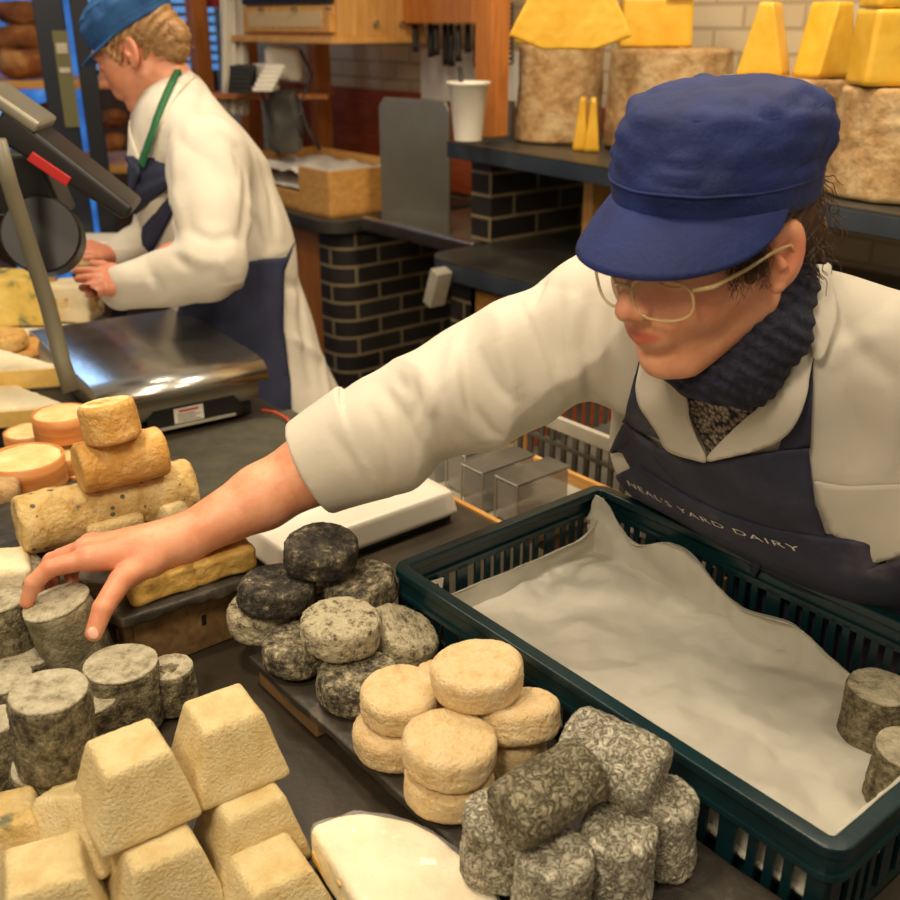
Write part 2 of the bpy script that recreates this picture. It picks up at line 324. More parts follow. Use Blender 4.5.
def mesher(f, lo, hi, h, lev=3, slack=1.0):
    lo = V3(lo); hi = V3(hi); s0 = h*2**lev; n = np.ceil((hi-lo)/s0).astype(int)
    ijk = np.stack(np.meshgrid(*[np.arange(k) for k in n], indexing='ij'), -1).reshape(-1, 3); s = s0
    for l in range(lev+1):
        c = lo+(ijk+.5)*s; keep = np.abs(f(c)) < s*.87*(1.35+slack*.4)+(.004 if l < lev else .0022)*slack
        ijk = ijk[keep]
        if l < lev:
            s /= 2; off = np.array([(a, b, c) for a in (0, 1) for b in (0, 1) for c in (0, 1)])
            ijk = (ijk[:, None]*2+off[None]).reshape(-1, 3)
    N = (n*2**lev)+2; key = lambda q: (q[..., 0]*N[1]+q[..., 1])*N[2]+q[..., 2]
    off = np.array([(a, b, c) for a in (0, 1) for b in (0, 1) for c in (0, 1)])
    ck = key(ijk[:, None]+off[None]); uk, inv = np.unique(ck, return_inverse=True); inv = inv.reshape(ck.shape)
    pts = np.stack([uk//(N[1]*N[2]), (uk//N[2]) % N[1], uk % N[2]], -1)
    val = f(lo+pts*h); cv = val[inv]; act = (cv.min(1) < 0) & (cv.max(1) >= 0)
    ijk = ijk[act]; cv = cv[act]; acc = np.zeros((len(ijk), 3)); cnt = np.zeros(len(ijk))
    E = [(a, b) for a in range(8) for b in range(a+1, 8) if bin(a ^ b).count('1') == 1]
    for a, b in E:
        m = (cv[:, a] < 0) != (cv[:, b] < 0); t = cv[m, a]/(cv[m, a]-cv[m, b]); acc[m] += off[a]+(off[b]-off[a])*t[:, None]; cnt[m] += 1
    verts = lo+(ijk+acc/cnt[:, None])*h
    kk = key(ijk); order = np.argsort(kk); sk = kk[order]
    def find(q):
        k = key(q); i = np.clip(np.searchsorted(sk, k), 0, len(sk)-1); ok = sk[i] == k; return order[i], ok
    faces = []
    for ax in range(3):
        ci = [0, 0, 0]; ci[ax] = 1; a, b = 0, ci[0]*4+ci[1]*2+ci[2]
        u, v = [i for i in range(3) if i != ax]
        m = (cv[:, 0] < 0) != (cv[:, b] < 0); q = ijk[m]; flip = cv[m, 0] < 0
        e1 = np.zeros(3, int); e1[u] = 1; e2 = np.zeros(3, int); e2[v] = 1
        i0 = np.nonzero(m)[0]; i1, o1 = find(q-e1); i2, o2 = find(q-e1-e2); i3, o3 = find(q-e2); ok = o1 & o2 & o3
        quad = np.stack([i0, i1, i2, i3], -1)[ok]; fl = flip[ok]
        if ax == 1: fl = ~fl
        quad[fl] = quad[fl][:, ::-1]; faces.append(quad)
    return verts, np.concatenate(faces)[:, ::-1]
def fastobj(name, v, f, m, parent=None, smooth=True):
    me = bpy.data.meshes.new(name); me.vertices.add(len(v)); me.vertices.foreach_set('co', np.asarray(v, np.float32).ravel())
    me.loops.add(len(f)*4); me.loops.foreach_set('vertex_index', np.asarray(f, np.int32).ravel())
    me.polygons.add(len(f)); me.polygons.foreach_set('loop_start', np.arange(len(f), dtype=np.int32)*4); me.polygons.foreach_set('loop_total', np.full(len(f), 4, np.int32))
    me.polygons.foreach_set('use_smooth', np.ones(len(f), bool)); me.update(calc_edges=True); me.validate(); me.materials.append(m)
    o = bpy.data.objects.new(name, me); link(o, parent); return o
def sdf_obj(name, f, lo, hi, h, m, parent=None, tint=None, drop=None, **k):
    v, q = mesher(f, lo, hi, h, **k)
    if drop is not None:
        c = v[q].mean(1); q = q[~drop(c)]
        used = np.unique(q); mp = -np.ones(len(v), int); mp[used] = np.arange(len(used)); v = v[used]; q = mp[q]
    o = fastobj(name, v, q, m, parent)
    if tint is not None:
        a = o.data.color_attributes.new('tint', 'FLOAT_COLOR', 'POINT'); r, g = tint(v)
        c = np.stack([r, g, np.zeros_like(r), np.ones_like(r)], -1).astype(np.float32); a.data.foreach_set('color', c.ravel())
    return o
def bvh(*objs):
    vs = []; fs = []
    for o in objs:
        n = len(vs); vs += [v.co.copy() for v in o.data.vertices]; fs += [[i+n for i in p.vertices] for p in o.data.polygons]
    return BVHTree.FromPolygons(vs, fs)
CAM0 = Vector((0, 0, CZ))
def cast(T, x, y, off, back=None):
    d = ray(x, y).normalized(); h = T.ray_cast(CAM0, d)
    if h[0] is None:
        h2 = T.find_nearest(PD(x, y, back or 1.2)); return h2[0]+h2[1]*off, h2[1]
    n = h[1] if h[1].dot(d) < 0 else -h[1]
    return h[0]+n*off, n
def smoothpoly(p, n=6):
    out = []
    k = len(p)
    for i in range(k):
        a, b, c, d = [Vector(p[(i+j-1) % k]) for j in range(4)]
        for q in range(n):
            t = q/n; out.append(.5*((2*b)+(c-a)*t+(2*a-5*b+4*c-d)*t*t+(3*b-a-3*c+d)*t**3))
    return [(v.x, v.y) for v in out]
def drape(name, poly, T, off, thick, m, parent, step=6, back=None, lift=None, smooth_iter=2):
    """cloth piece laid over a surface: outline poly, filled with a fine net and given thickness"""
    xs = [p[0] for p in poly]; ys = [p[1] for p in poly]; pts = []
    n = len(poly)
    for i in range(n):
        a = Vector(poly[i][:2]); b = Vector(poly[(i+1) % n][:2]); k = max(1, int((b-a).length/step))
        pts += [a.lerp(b, j/k) for j in range(k)]
    nb = len(pts); edges = [(i, (i+1) % nb) for i in range(nb)]
    def inside(x, y):
        c = False; j = n-1
        for i in range(n):
            if (ys[i] > y) != (ys[j] > y) and x < (xs[j]-xs[i])*(y-ys[i])/(ys[j]-ys[i])+xs[i]: c = not c
            j = i
        return c
    gy = min(ys)+step/2
    bp = np.array([(p.x, p.y) for p in pts])
    while gy < max(ys):
        gx = min(xs)+step/2
        while gx < max(xs):
            if inside(gx, gy) and np.min(np.hypot(bp[:, 0]-gx, bp[:, 1]-gy)) > step*.5: pts.append(Vector((gx, gy)))
            gx += step
        gy += step
    r = delaunay_2d_cdt(pts, edges, [list(range(nb))], 1, 1e-5)
    v2, f2 = r[0], r[2]; vs = []
    for p in v2:
        c, nn = cast(T, p.x, p.y, off, back)
        if lift: c = c + nn*lift(p.x, p.y)
        vs.append(c)
    vs = np.array([tuple(v) for v in vs]); adj = [[] for _ in vs]
    for f in f2:
        for i in range(3): adj[f[i]] += [f[(i+1) % 3], f[(i+2) % 3]]
    for _ in range(smooth_iter):
        nv = vs.copy()
        for i, a in enumerate(adj):
            if a: nv[i] = vs[i]*.5+vs[a].mean(0)*.5
        # keep the outline where it was
        nv[:nb] = vs[:nb]*.8+nv[:nb]*.2; vs = nv
    o = mesh_obj(name, vs, f2, m, parent)
    bm = bmesh.new(); bm.from_mesh(o.data); bmesh.ops.recalc_face_normals(bm, faces=bm.faces)
    s = sum((f.normal.dot(CAM0-f.calc_center_median()) > 0 and 1 or -1) for f in bm.faces)
    if s < 0: bmesh.ops.reverse_faces(bm, faces=bm.faces)
    bm.to_mesh(o.data); bm.free()
    d = o.modifiers.new('s', 'SOLIDIFY'); d.thickness = thick; d.offset = 1
    return o

# ------------------------------------------------------------------ cheese meshes
def nz(p, s, seed): return noise.noise(Vector(p)*s+Vector((seed*3.1, seed*1.7, seed)))
def drum_mesh(r, h, bev, amp=.0015, seed=0, taper=0, lean=0, n=44, asc=35, dome=0):
    n = int(n*1.7)
    prof = []
    for i in range(3): prof.append(((r-bev)*i/3+.0004, -h/2-dome*0))
    for i in range(5): q = i/4*math.pi/2; prof.append((r-bev+bev*math.sin(q), -h/2+bev-bev*math.cos(q)))
    k = max(3, int(h/.0032))
    for i in range(1, k): prof.append((r, -h/2+bev+(h-2*bev)*i/k))
    for i in range(5): q = i/4*math.pi/2; prof.append((r-bev+bev*math.cos(q), h/2-bev+bev*math.sin(q)))
    for i in range(9, -1, -1): prof.append(((r-bev)*i/10+.0004, h/2+dome*(1-(i/10)**2)))
    vs = []
    for rr, z in prof:
        f = 1-taper*(z/h+.5)
        for j in range(n):
            q = 2*math.pi*j/n; p = Vector((rr*f*math.cos(q), rr*f*math.sin(q), z))
            nrm = Vector((p.x/r, p.y/r, 2*z/h*.6)); d = nz(p, asc, seed)*amp+nz(p, asc*4, seed+5)*amp*.6+nz(p, asc*8, seed+7)*amp*.35+nz(p, asc*.35, seed+9)*amp*1.8
            p += nrm.normalized()*d; p.x += lean*z; vs.append(p)
    k = len(prof); fs = [(i*n+j, i*n+(j+1) % n, (i+1)*n+(j+1) % n, (i+1)*n+j) for i in range(k-1) for j in range(n)]
    fs += [tuple(range(n-1, -1, -1)), tuple(range((k-1)*n, k*n))]
    return vs, fs
def block_mesh(lx, ly, lz, bev, taper=0, amp=.001, seed=0, n=16, asc=30, tapery=None, shear=0):
    """rounded block, narrower at the top when taper > 0"""
    bm = bmesh.new(); bmesh.ops.create_cube(bm, size=2); bmesh.ops.subdivide_edges(bm, edges=bm.edges, cuts=n, use_grid_fill=True)
    L = Vector((lx/2, ly/2, lz/2)); ty = taper if tapery is None else tapery
    for v in bm.verts:
        p = Vector((v.co.x*L.x, v.co.y*L.y, v.co.z*L.z)); q = Vector([max(-L[i]+bev, min(L[i]-bev, p[i])) for i in range(3)])
        d = p-q; p = q+(d.normalized()*bev if d.length > 1e-9 else d)
        d2 = (p-q).normalized() if d.length > 1e-9 else Vector((0, 0, 1))
        p += d2*(nz(p, asc, seed)*amp+nz(p, asc*4, seed+3)*amp*.5+nz(p, asc*.4, seed+8)*amp*1.5)
        t = p.z/lz+.5; p.x *= 1-taper*t; p.y *= 1-ty*t; p.x += shear*p.z; v.co = p
    vs = [v.co.copy() for v in bm.verts]; bm.verts.index_update(); fs = [[v.index for v in f.verts] for f in bm.faces]; bm.free(); return vs, fs
def prism_mesh(poly, z0, z1, bev=.003, h=.003, amp=.0006, seed=0):
    """rounded convex prism; poly counter-clockwise"""
    pl = []
    for i in range(len(poly)):
        a = np.array(poly[i]); b = np.array(poly[(i+1) % len(poly)]); t = b-a; nn = np.array([t[1], -t[0]])/np.hypot(*t); pl.append((nn, nn@a))
    def f(p):
        d = np.maximum(z0-p[:, 2], p[:, 2]-z1)
        for nn, c in pl: d = smax(d, p[:, :2]@nn-c, bev)
        return d + vnoise(p, 60, seed)*amp+vnoise(p, 190, seed+2)*amp*.6
    xs = [p[0] for p in poly]; ys = [p[1] for p in poly]
    return mesher(f, (min(xs)-.01, min(ys)-.01, z0-.01), (max(xs)+.01, max(ys)+.01, z1+.01), h, lev=2)

# ================================================================== THE SETTING
ZC = .86        # cheese counter top
def slab_uv(name, u0, u1, v0, v1, z0, z1, m, parent=None, bevel=0):
    b = MB(); b.box(u0, u1, v0, v1, z0, z1, UVM); return b.build(name, m, parent, bevel)
def brick_strip(name, pts, z0, z1, m, off=0, parent=None):
    """upright skin of brickwork along a path in (U,V); mapped in metres"""
    vs = []; uv = []; d = off
    for i, p in enumerate(pts):
        if i: d += math.hypot(p[0]-pts[i-1][0], p[1]-pts[i-1][1])
        vs += [W(p[0], p[1], z0), W(p[0], p[1], z1)]; uv += [(d, z0), (d, z1)]
    fs = [(2*i, 2*i+2, 2*i+3, 2*i+1) for i in range(len(pts)-1)]
    return mesh_obj(name, vs, fs, m, parent, smooth=False, uv=uv)
floor = MB(); floor.box(-6, 2.0, -1.5, 3.4, -.05, 0, UVM); struct(floor.build('floor', M['darkslab']))
# back wall (behind the wheels) and end wall
struct(brick_strip('wall_back', [(-5.6, 2.86), (1.5, 2.86)], 0, 3.0, M['paintbrick']))
m_end = nmat('dark_end_wall', [(.3, srgb(66, 44, 26)), (.7, srgb(104, 72, 42))], 3, .8)
struct(slab_uv('wall_end', -5.72, -5.6, -1.0, 3.0, 0, 3.0, m_end))

# customer counter: one long body with a black top
ct = thing('cheese_counter', 'long black counter top the cheeses, scales and green crate stand on', 'counter')
b = MB(); b.prism([(-4.6, -1.1), (.4, -1.1), (.4, .97), (-4.6, .97)], ZC-.04, ZC, UVM); b.build('worktop', M['counter'], ct, .004)
b = MB(); b.box(-4.6, .4, -1.05, .93, .0, ZC-.04, UVM); b.build('base', M['boxwood'], ct)

# back counter: brick end pillar with rounded corner, slab, sink, lower worktop, upper shelf
rc = .09; U1 = -3.26; V0 = 2.12
path = [(-3.41, V0)]+[(U1-rc+rc*math.sin(q), V0+rc-rc*math.cos(q)) for q in [i/8*math.pi/2 for i in range(9)]]+[(U1, 2.86)]
pil = thing('brick_pillar', 'dark brick base with rounded corner under the tray slab', 'brickwork')
brick_strip('brickwork', path, 0, .86, M['darkbrick'], .03, pil)
sl = MB(); sl.prism([(-4.13, 2.06)]+[(U1+.03-.1+.1*math.sin(q), 2.06+.1-.1*math.cos(q)) for q in [i/6*math.pi/2 for i in range(7)]]+[(U1+.03, 2.82), (-4.13, 2.82)], .86, .91, UVM)
tag(sl.build('stone_worktop', M['darkslab'], bevel=.004), 'dark stone worktop on the brick base, carrying the wooden tray', 'worktop')
slab_uv('cabinet_side', -4.1, -3.42, 2.14, 2.8, 0, .855, M['orangewood'])
tag(bpy.data.objects['cabinet_side'], 'orange wooden cupboard side under the tray worktop', 'cupboard'); bpy.data.objects['cabinet_side'].name = 'under_counter_cupboard'

# lower worktop with rounded nose + wood door below
UL = -2.50
lw = thing('stone_worktop', 'dark stone worktop with blue-grey edge below the cheese shelf', 'worktop')
nose = [(UL+.10-.10*math.cos(q), 1.93+.10-.10*math.sin(q)) for q in [i/8*math.pi/2 for i in range(9)]]
s2 = MB(); s2.prism([(UL, 2.8)]+nose+[(.6, 1.93), (.6, 2.8)], .925, .93, UVM); s2.build('top_surface', M['darkslab'], lw)
s2 = MB(); s2.prism([(UL, 2.8)]+nose+[(.6, 1.93), (.6, 2.8)], .87, .925, UVM); s2.build('edge', M['slabedge'], lw, .004)
pb = thing('brick_base', 'dark brick base under the lower stone worktop', 'brickwork')
brick_strip('brickwork', [(UL+.06, 2.8), (UL+.06, 2.00), (UL+.16, 2.00)], 0, .87, M['darkbrick'], .1, pb)
cb = thing('base_cupboard', 'wooden cupboard with pale door under the lower worktop', 'cupboard')
slab_uv('carcass', UL+.17, .5, 2.03, 2.8, 0, .868, M['redwood'], cb)
for i, (a, c) in enumerate(((UL+.18, UL+.42), (UL+.9, UL+1.4), (UL+1.41, UL+1.9))):
    d = slab_uv('door', a, c, 2.00, 2.03, .12, .84, M['pineX'], cb, .003)
    slab_uv('handle', a+.03, a+.07, 1.98, 2.00, .72, .735, M['blackplastic'], d)
# upright bricks holding the cheese shelf
up = thing('brick_pillar', 'small dark brick pillar standing on the worktop, holding up the cheese shelf', 'brickwork')
brick_strip('brickwork', [(-2.60, 2.72), (-2.60, 2.22), (-2.50, 2.22), (-2.50, 2.72), (-2.6, 2.72)], .93, 1.20, M['darkbrick'], .05, up)
sh = thing('cheese_shelf', 'dark stone shelf carrying the big rinded cheese wheels', 'shelf')
s3 = MB(); s3.prism([(-2.62, 2.13), (-1.0, 1.97), (.6, 1.85), (.6, 2.8), (-2.62, 2.8)], 1.245, 1.25, UVM); s3.build('top_surface', M['darkslab'], sh)
s3 = MB(); s3.prism([(-2.62, 2.13), (-1.0, 1.97), (.6, 1.85), (.6, 2.8), (-2.62, 2.8)], 1.20, 1.245, UVM); s3.build('edge', M['slabedge'], sh, .003)
b = MB(); b.box(-2.12, -2.08, 2.25, 2.7, .9305, 1.1995, UVM); tag(b.build('wooden_divider', M['pine'], bevel=.002), 'wooden upright between worktop and cheese shelf, near the blue cap', 'divider')

# tall wooden post at the end of the shelf
def post(x, ybot, ytop, t, wd, m, label, name='wooden_post'):
    p = PD(x, ybot, t); b = MB(); R = Matrix.Translation((p.x, p.y, 0)) @ Matrix.Rotation(RZ, 4, 'Z')
    b.box(-wd/2, wd/2, -wd/2, wd/2, p.z, 2.6, R); return tag(b.build(name, m, bevel=.003), label, 'post')
po = post(491, 136, 0, 3.16, .075, M['orangewood'], 'orange wooden post with a small white tag, rising beside the wire coil')
tp = PD(483, 20, 3.05); b = MB(); Rt = Matrix.Translation(tp) @ Matrix.Rotation(RZ, 4, 'Z'); b.box(-.011, .011, -.002, .002, -.02, .02, Rt); t_ = b.build('tag', M['sticker'], po)
b = MB(); b.box(-.003, .003, -.0035, -.002, -.012, .012, Rt); b.build('mark', M['ink'], t_)

# cabinet on the wall (near corner at photo 338,43)
wc = thing('wall_cabinet', 'pale wooden wall cabinet with glass-fronted drawers, above the brick wall', 'cabinet')
cu1, cv0 = -3.36, 2.20
slab_uv('carcass', -4.05, cu1, cv0+.02, 2.62, 1.555, 2.2, M['pine'], wc, .003)
slab_uv('base_board', -4.12, cu1+.01, cv0-.02, 2.62, 1.53, 1.555, M['pineX'], wc, .003)
for k, z in enumerate((1.57, 1.67, 1.78)):
    for j in range(1):
        d = slab_uv('drawer', -4.03, cu1-.02, cv0-.005, cv0+.02, z, z+.09, M['pineX'] if k == 0 else M['blackplastic'], wc, .002)
        slab_uv('drawer_glass', -3.98, cu1-.07, cv0-.008, cv0-.005, z+.018, z+.072, plain('drawer_glass%d' % k, srgb(214, 186, 140) if k == 0 else srgb(60, 48, 50), .1), d)
        for uu in (-3.85, -3.6, -3.36):
            kb = MB(); kb.tube([W(uu, cv0-.008, z+.08), W(uu, cv0-.03, z+.08)], .006); kb.build('knob', M['steel'], d)
for vv in (2.38, 2.50):
    kb = MB(); kb.tube([W(cu1, vv, 1.60), W(cu1+.025, vv, 1.60)], [.006, .011], 10); kb.build('knob', M['steel'], wc)

# red wood panel low on the painted brick wall
slab_uv('red_panel', -5.0, -2.55, 2.83, 2.855, .93, 1.32, M['redwood'])
o = bpy.data.objects['red_panel']; o.name = 'wood_panelling'; tag(o, 'reddish wooden panel along the painted brick wall behind the tray', 'panel')

# wooden tray with paper, on the brick base
tr = thing('wooden_tray', 'pale wooden tray lined with white paper on the worktop over the brick base', 'tray')
tu0, tu1, tv0, tv1, tz = -4.10, -3.31, 2.115, 2.56, .912
b = MB(); b.box(tu0, tu1, tv0, tv1, tz, tz+.012, UVM); b.build('bottom', M['pineX'], tr)
for nm, q in (('end_wall', (tu1-.02, tu1, tv0, tv1, tz, tz+.17)), ('end_wall', (tu0, tu0+.02, tv0, tv1, tz, tz+.17)), ('long_wall', (tu0+.02, tu1-.02, tv1-.02, tv1, tz, tz+.17)), ('long_wall', (tu0+.02, tu1-.22, tv0, tv0+.02, tz, tz+.07)), ('long_wall', (tu1-.22, tu1-.02, tv0, tv0+.02, tz, tz+.17))):
    b = MB(); b.box(*q, UVM); b.build(nm, M['pineX'], tr, .002)
def sheet(name, u0, u1, v0, v1, z, amp, m, seed=0, parent=None, n=24, loc=None):
    vs = []; fs = []
    for i in range(n+1):
        for j in range(n+1):
            u = u0+(u1-u0)*i/n; v = v0+(v1-v0)*j/n; vs.append(W(u, v, z+abs(nz((u, v, 0), 9, seed))*amp*2+nz((u, v, 1), 30, seed)*amp*.3))
            if i < n and j < n: a = i*(n+1)+j; fs.append((a, a+n+1, a+n+2, a+1))
    o = mesh_obj(name, vs, fs, m, parent); d = o.modifiers.new('s', 'SOLIDIFY'); d.thickness = .001; return o
tag(sheet('tray_liner_paper', tu0+.03, tu1-.03, tv0+.03, tv1-.03, tz+.13, .02, M['whitepaper'], 2), 'white paper filling the wooden tray', 'paper')
tag(sheet('tray_paper_stack', tu0+.03, tu1-.24, tv0+.03, tv1-.2, tz+.075, .008, M['whitepaper'], 4), 'lower white paper showing at the low side of the wooden tray', 'paper')

# steel sink unit
sk = thing('steel_sink', 'stainless steel splash-back sink unit between brick bases', 'sink')
su0, su1 = -3.18, -2.63
b = MB(); b.box(su0, su1, 2.21, 2.75, .885, .905, UVM); b.build('drip_tray', M['dullsteel'], sk, .004)
b = MB(); b.box(su0, su1+.1, 2.165, 2.20, .88, .930, UVM); b.build('front_rim', M['steel'], sk, .006)
b = MB(); b.prism([(0, 0), (.36, 0), (.36, .42), (.34, .45), (.03, .45), (0, .42)], 0, .012, Matrix.Translation(W(su0+.02, 2.26, .905)) @ Matrix.Rotation(RZ+math.radians(6), 4, 'Z') @ Matrix.Rotation(math.pi/2, 4, 'X')); b.build('splash_back', M['dullsteel'], sk, .003)
b = MB(); b.box(su0+.40, su1, 2.42, 2.44, .906, 1.36, UVM); b.build('side_panel', M['dullsteel'], sk, .003)

# white panel on wall, knife block with knives
wbd = MB(); wbd.box(-3.62, -2.74, 2.80, 2.826, 1.30, 1.50, UVM); tag(wbd.build('white_board', M['whiteplastic'], bevel=.003), 'white wall board behind the hanging knives', 'board')
kb_ = thing('knife_rack', 'orange wooden knife rack holding black-handled knives upside down', 'knife rack', W(-3.14, 2.62, 1.60), (0, 0, RZ))
b = MB(); b.box(-.23, .19, -.10, .08, 0, .18); b.build('block', M['orangewood'], kb_, .004)
kh = None
for i, dx in enumerate((-.20, -.155, -.115, -.07, -.03, .02, .06, .12, .16)):
    L = (.10, .12, .15, .11, .15, .10, .13, .15, .16)[i]; loc = W(-3.14+dx, 2.62-.06+(i % 3)*.04, 1.60)
    k = thing('knife', 'black-handled knife hanging handle down from the orange rack', 'knife', loc, (0, 0, RZ), 'knives in the orange rack')
    b = MB(); b.tube([(0, 0, -.004), (0, 0, -L*.45), (0, 0, -L*.8), (.004, 0, -L)], [.010, .012, .011, .014], 8); b.build('handle', M['blackplastic'], k, smooth=True)
    b = MB(); b.box(-.009, .009, -.001, .001, -.006, .12); b.build('blade', M['steel'], k)
# white cup clipped on the splash back
cp = thing('plastic_tub', 'white plastic tub with a black marker hooked beside the orange post', 'tub', PD(468, 140, 2.95))
b = MB(); prof = [(.040, 0), (.056, .15), (.064, .155), (.064, .162), (.053, .16), (.038, .006)]; b.lathe(prof, 28, cap=False); b.lathe([(.001, .004), (.04, .004)], 28, cap=False); b.build('body', M['whiteplastic'], cp, smooth=True)
b = MB(); b.tube([(-.01, 0, .02), (-.025, .01, .20)], .007, 8); tag(b.build('marker_pen', M['blackplastic'], smooth=True, loc=cp.location), 'black marker pen standing in the white tub', 'pen')
# wire coil by the post
b = MB()
for i in range(12): b.tube([PD(509+4*math.sin(q), 6+i*5+3*math.cos(q), 3.3) for q in [j/10*2*math.pi for j in range(11)]], .004, 5)
b.tube([PD(506, -10, 3.3), PD(508, 62, 3.3)], .004, 5)
tag(b.build('wire_coil', M['blackplastic'], smooth=True), 'black wire spiral hanging beside the orange post', 'wire')
# white bracket
b = MB(); b.box(-.02, .02, -.03, .03, -.05, .07); tag(b.build('plastic_bracket', M['palegrey'], bevel=.004, loc=PD(437, 290, 3.1), rot=(0, .35, RZ)), 'white plastic bracket fixed under the nose of the stone worktop', 'bracket')

# ---------------- far end: bread window, posts, shelving
bw = MB(); bw.box(-1.9, .1, -.02, .02, -1.1, 1.0); o = bw.build('window_1', M['bluewindow'], loc=PD(70, 60, 5.0)); struct(o)
# blue slatted blind behind the cap
bl = thing('blue_blind', 'bright blue slatted blind glowing behind the far worker\'s cap', 'blind', PD(130, 2, 5.08))
b = MB()
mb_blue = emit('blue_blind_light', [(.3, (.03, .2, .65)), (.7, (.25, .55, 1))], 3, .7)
for i in range(14): b.box(-.42, .42, -.01, .005, -.32+i*.045, -.29+i*.045)
b.build('slats', mb_blue, bl)
for k, (y, lab) in enumerate(((78, 'upper bread shelf in the blue-lit window'), (158, 'lower bread shelf in the blue-lit window'))):
    c = PD(50, y, 4.2); b = MB(); b.box(-.42, .42, -.25, .25, -.03, .0); tag(b.build('bread_shelf', M['pineX'], loc=c, bevel=.003), 'wooden ' + lab, 'shelf')
def loaf(x, y, wpx, t, label, k):
    s = wpx*t/F/2; v, f = block_mesh(2*s, 1.3*s, .95*s, .45*s, amp=.012, seed=k, n=10, asc=14)
    o = mesh_obj('bread_loaf', v, f, M['bread'], loc=PD(x, y, t), rot=(0, 0, .3*k)); tag(o, label, 'bread', 'loaves in the window')
for k, q in enumerate(((20, 14, 44, 4.15, 'round loaf at the very top of the upper bread stack'), (22, 38, 50, 4.1, 'long loaf in the middle of the upper bread stack'), (24, 62, 52, 4.05, 'floury loaf lowest on the upper bread shelf'), (42, 115, 46, 4.2, 'brown loaf on the lower bread shelf beside the dark post'), (38, 138, 60, 4.0, 'loaf lying in front on the lower bread shelf'), (112, 118, 34, 4.0, 'loaf showing between dark post and apron, upper one'), (112, 142, 34, 4.0, 'loaf showing between dark post and apron, lower one'), (175, 28, 20, 4.4, 'loaf behind the far worker\'s hair'))): loaf(*q, k)
# dark door post with notice
pp = PD(85, 190, 3.3); pt = PD(68, 0, 3.3)
dp = thing('door_post', 'dark navy post with a greenish notice, beside the bread window', 'post', (pp.x, pp.y, 0), (0, 0, math.radians(18)))
b = MB(); b.box(-.075, .01, -.06, .06, 0, 2.6); b.build('front_post', plain('navy_paint', srgb(22, 28, 40), .35), dp, .003)
b = MB(); b.box(.03, .085, -.03, .08, 0, 2.6); b.build('rear_post', plain('navy_paint_dark', srgb(14, 18, 28), .4), dp, .003)
nt_ = MB(); nt_.box(-.022, .022, -.005, 0, 1.30, 1.58); no = nt_.build('notice', plain('notice_khaki', srgb(96, 92, 58), .6), dp); no.location = (-.008, -.062, 0)
for z0_, z1_ in ((1.515, 1.545), (1.46, 1.475)):
    nt_ = MB(); nt_.box(-.016, .016, -.008, -.005, z0_, z1_); nt_.build('printed_line', M['palegrey'], no)
# shelving behind the far worker
def wpost(x, t, wd, m, label, yb=150):
    p = PD(x, yb, t); b = MB(); b.box(-wd/2, wd/2, -.04, .04, 0, 2.6); return tag(b.build('wooden_post', m, loc=(p.x, p.y, 0), rot=(0, 0, RZ), bevel=.003), label, 'post')
wpost(209, 4.95, .075, M['orangewood'], 'orange wooden post behind the far worker, with red sign at its top')
wpost(254, 4.95, .075, M['orangewood'], 'brown wooden post beside the hanging cream cloth')
wpost(323, 4.75, .07, M['orangewood'], 'wooden post under the wall cabinet beside the cables')
sg = PD(213, 3, 4.86); b = MB(); b.box(-.038, .038, -.005, .005, -.02, .06); s_ = tag(b.build('red_sign', M['red'], loc=sg), 'small red sign on the post behind the far worker', 'sign')
b = MB()
for dx in (-.028, -.006, .016): b.box(dx, dx+.004, -.008, -.005, -.012, .02); b.box(dx, dx+.014, -.008, -.005, -.012, -.008)
b.build('sign_lettering', plain('dark_red_letter', srgb(110, 16, 16), .5), s_, loc=(0, 0, 0))
# cream cloth hanging
vs = []; fs = []
for i in range(21):
    for j in range(31):
        u = i/20; vs.append(PD(219+u*27+ (j/30)*3, -20+j/30*135, 4.25)+Vector((0, .018*math.sin(u*19+j*.1), 0)))
        if i < 20 and j < 30: a = i*31+j; fs.append((a, a+31, a+32, a+1))
o = mesh_obj('hanging_cloth', vs, fs, M['coat']); d = o.modifiers.new('s', 'SOLIDIFY'); d.thickness = .003; tag(o, 'cream cloth hanging in folds between the wooden posts', 'cloth')
# desk shelf with stacks, white bag, cables
c = PD(285, 92, 4.3); b = MB(); b.box(-.30, .20, -.15, .15, -.02, 0); tag(b.build('wall_shelf', M['orangewood'], loc=c, bevel=.002), 'small brown shelf under the white bag behind the far worker', 'shelf')
for i in range(6):
    c = PD(243+i*.3, 90-i*4.6, 4.05); b = MB(); b.box(-.045, .045, -.08, .08, -.008, .008); tag(b.build('black_box', M['blackplastic'], loc=c, bevel=.002), 'flat black case in the stack beside the white booklets', 'case', 'black cases stacked by the cloth')
for i in range(6):
    c = PD(266+i*.4, 88-i*4.4, 4.05); b = MB(); b.box(-.04, .04, -.08, .08, -.0075, .0075); tag(b.build('booklet', M['whitepaper'], loc=c, rot=(0, 0, .1*i), bevel=.001), 'white booklet in the stack beside the black cases', 'booklet', 'white booklets in a stack')
v, f = block_mesh(.15, .1, .14, .03, amp=.008, seed=3, n=10, asc=16); tag(mesh_obj('plastic_bag', v, f, M['whiteplastic'], loc=PD(284, 64, 4.2)), 'white plastic bag on the small shelf', 'bag')
v, f = block_mesh(.14, .1, .26, .03, amp=.01, seed=6, n=10, asc=16); tag(mesh_obj('grey_sack', v, f, M['greycrate'], loc=PD(285, 122, 4.25)), 'grey sack slumped under the small brown shelf', 'sack')
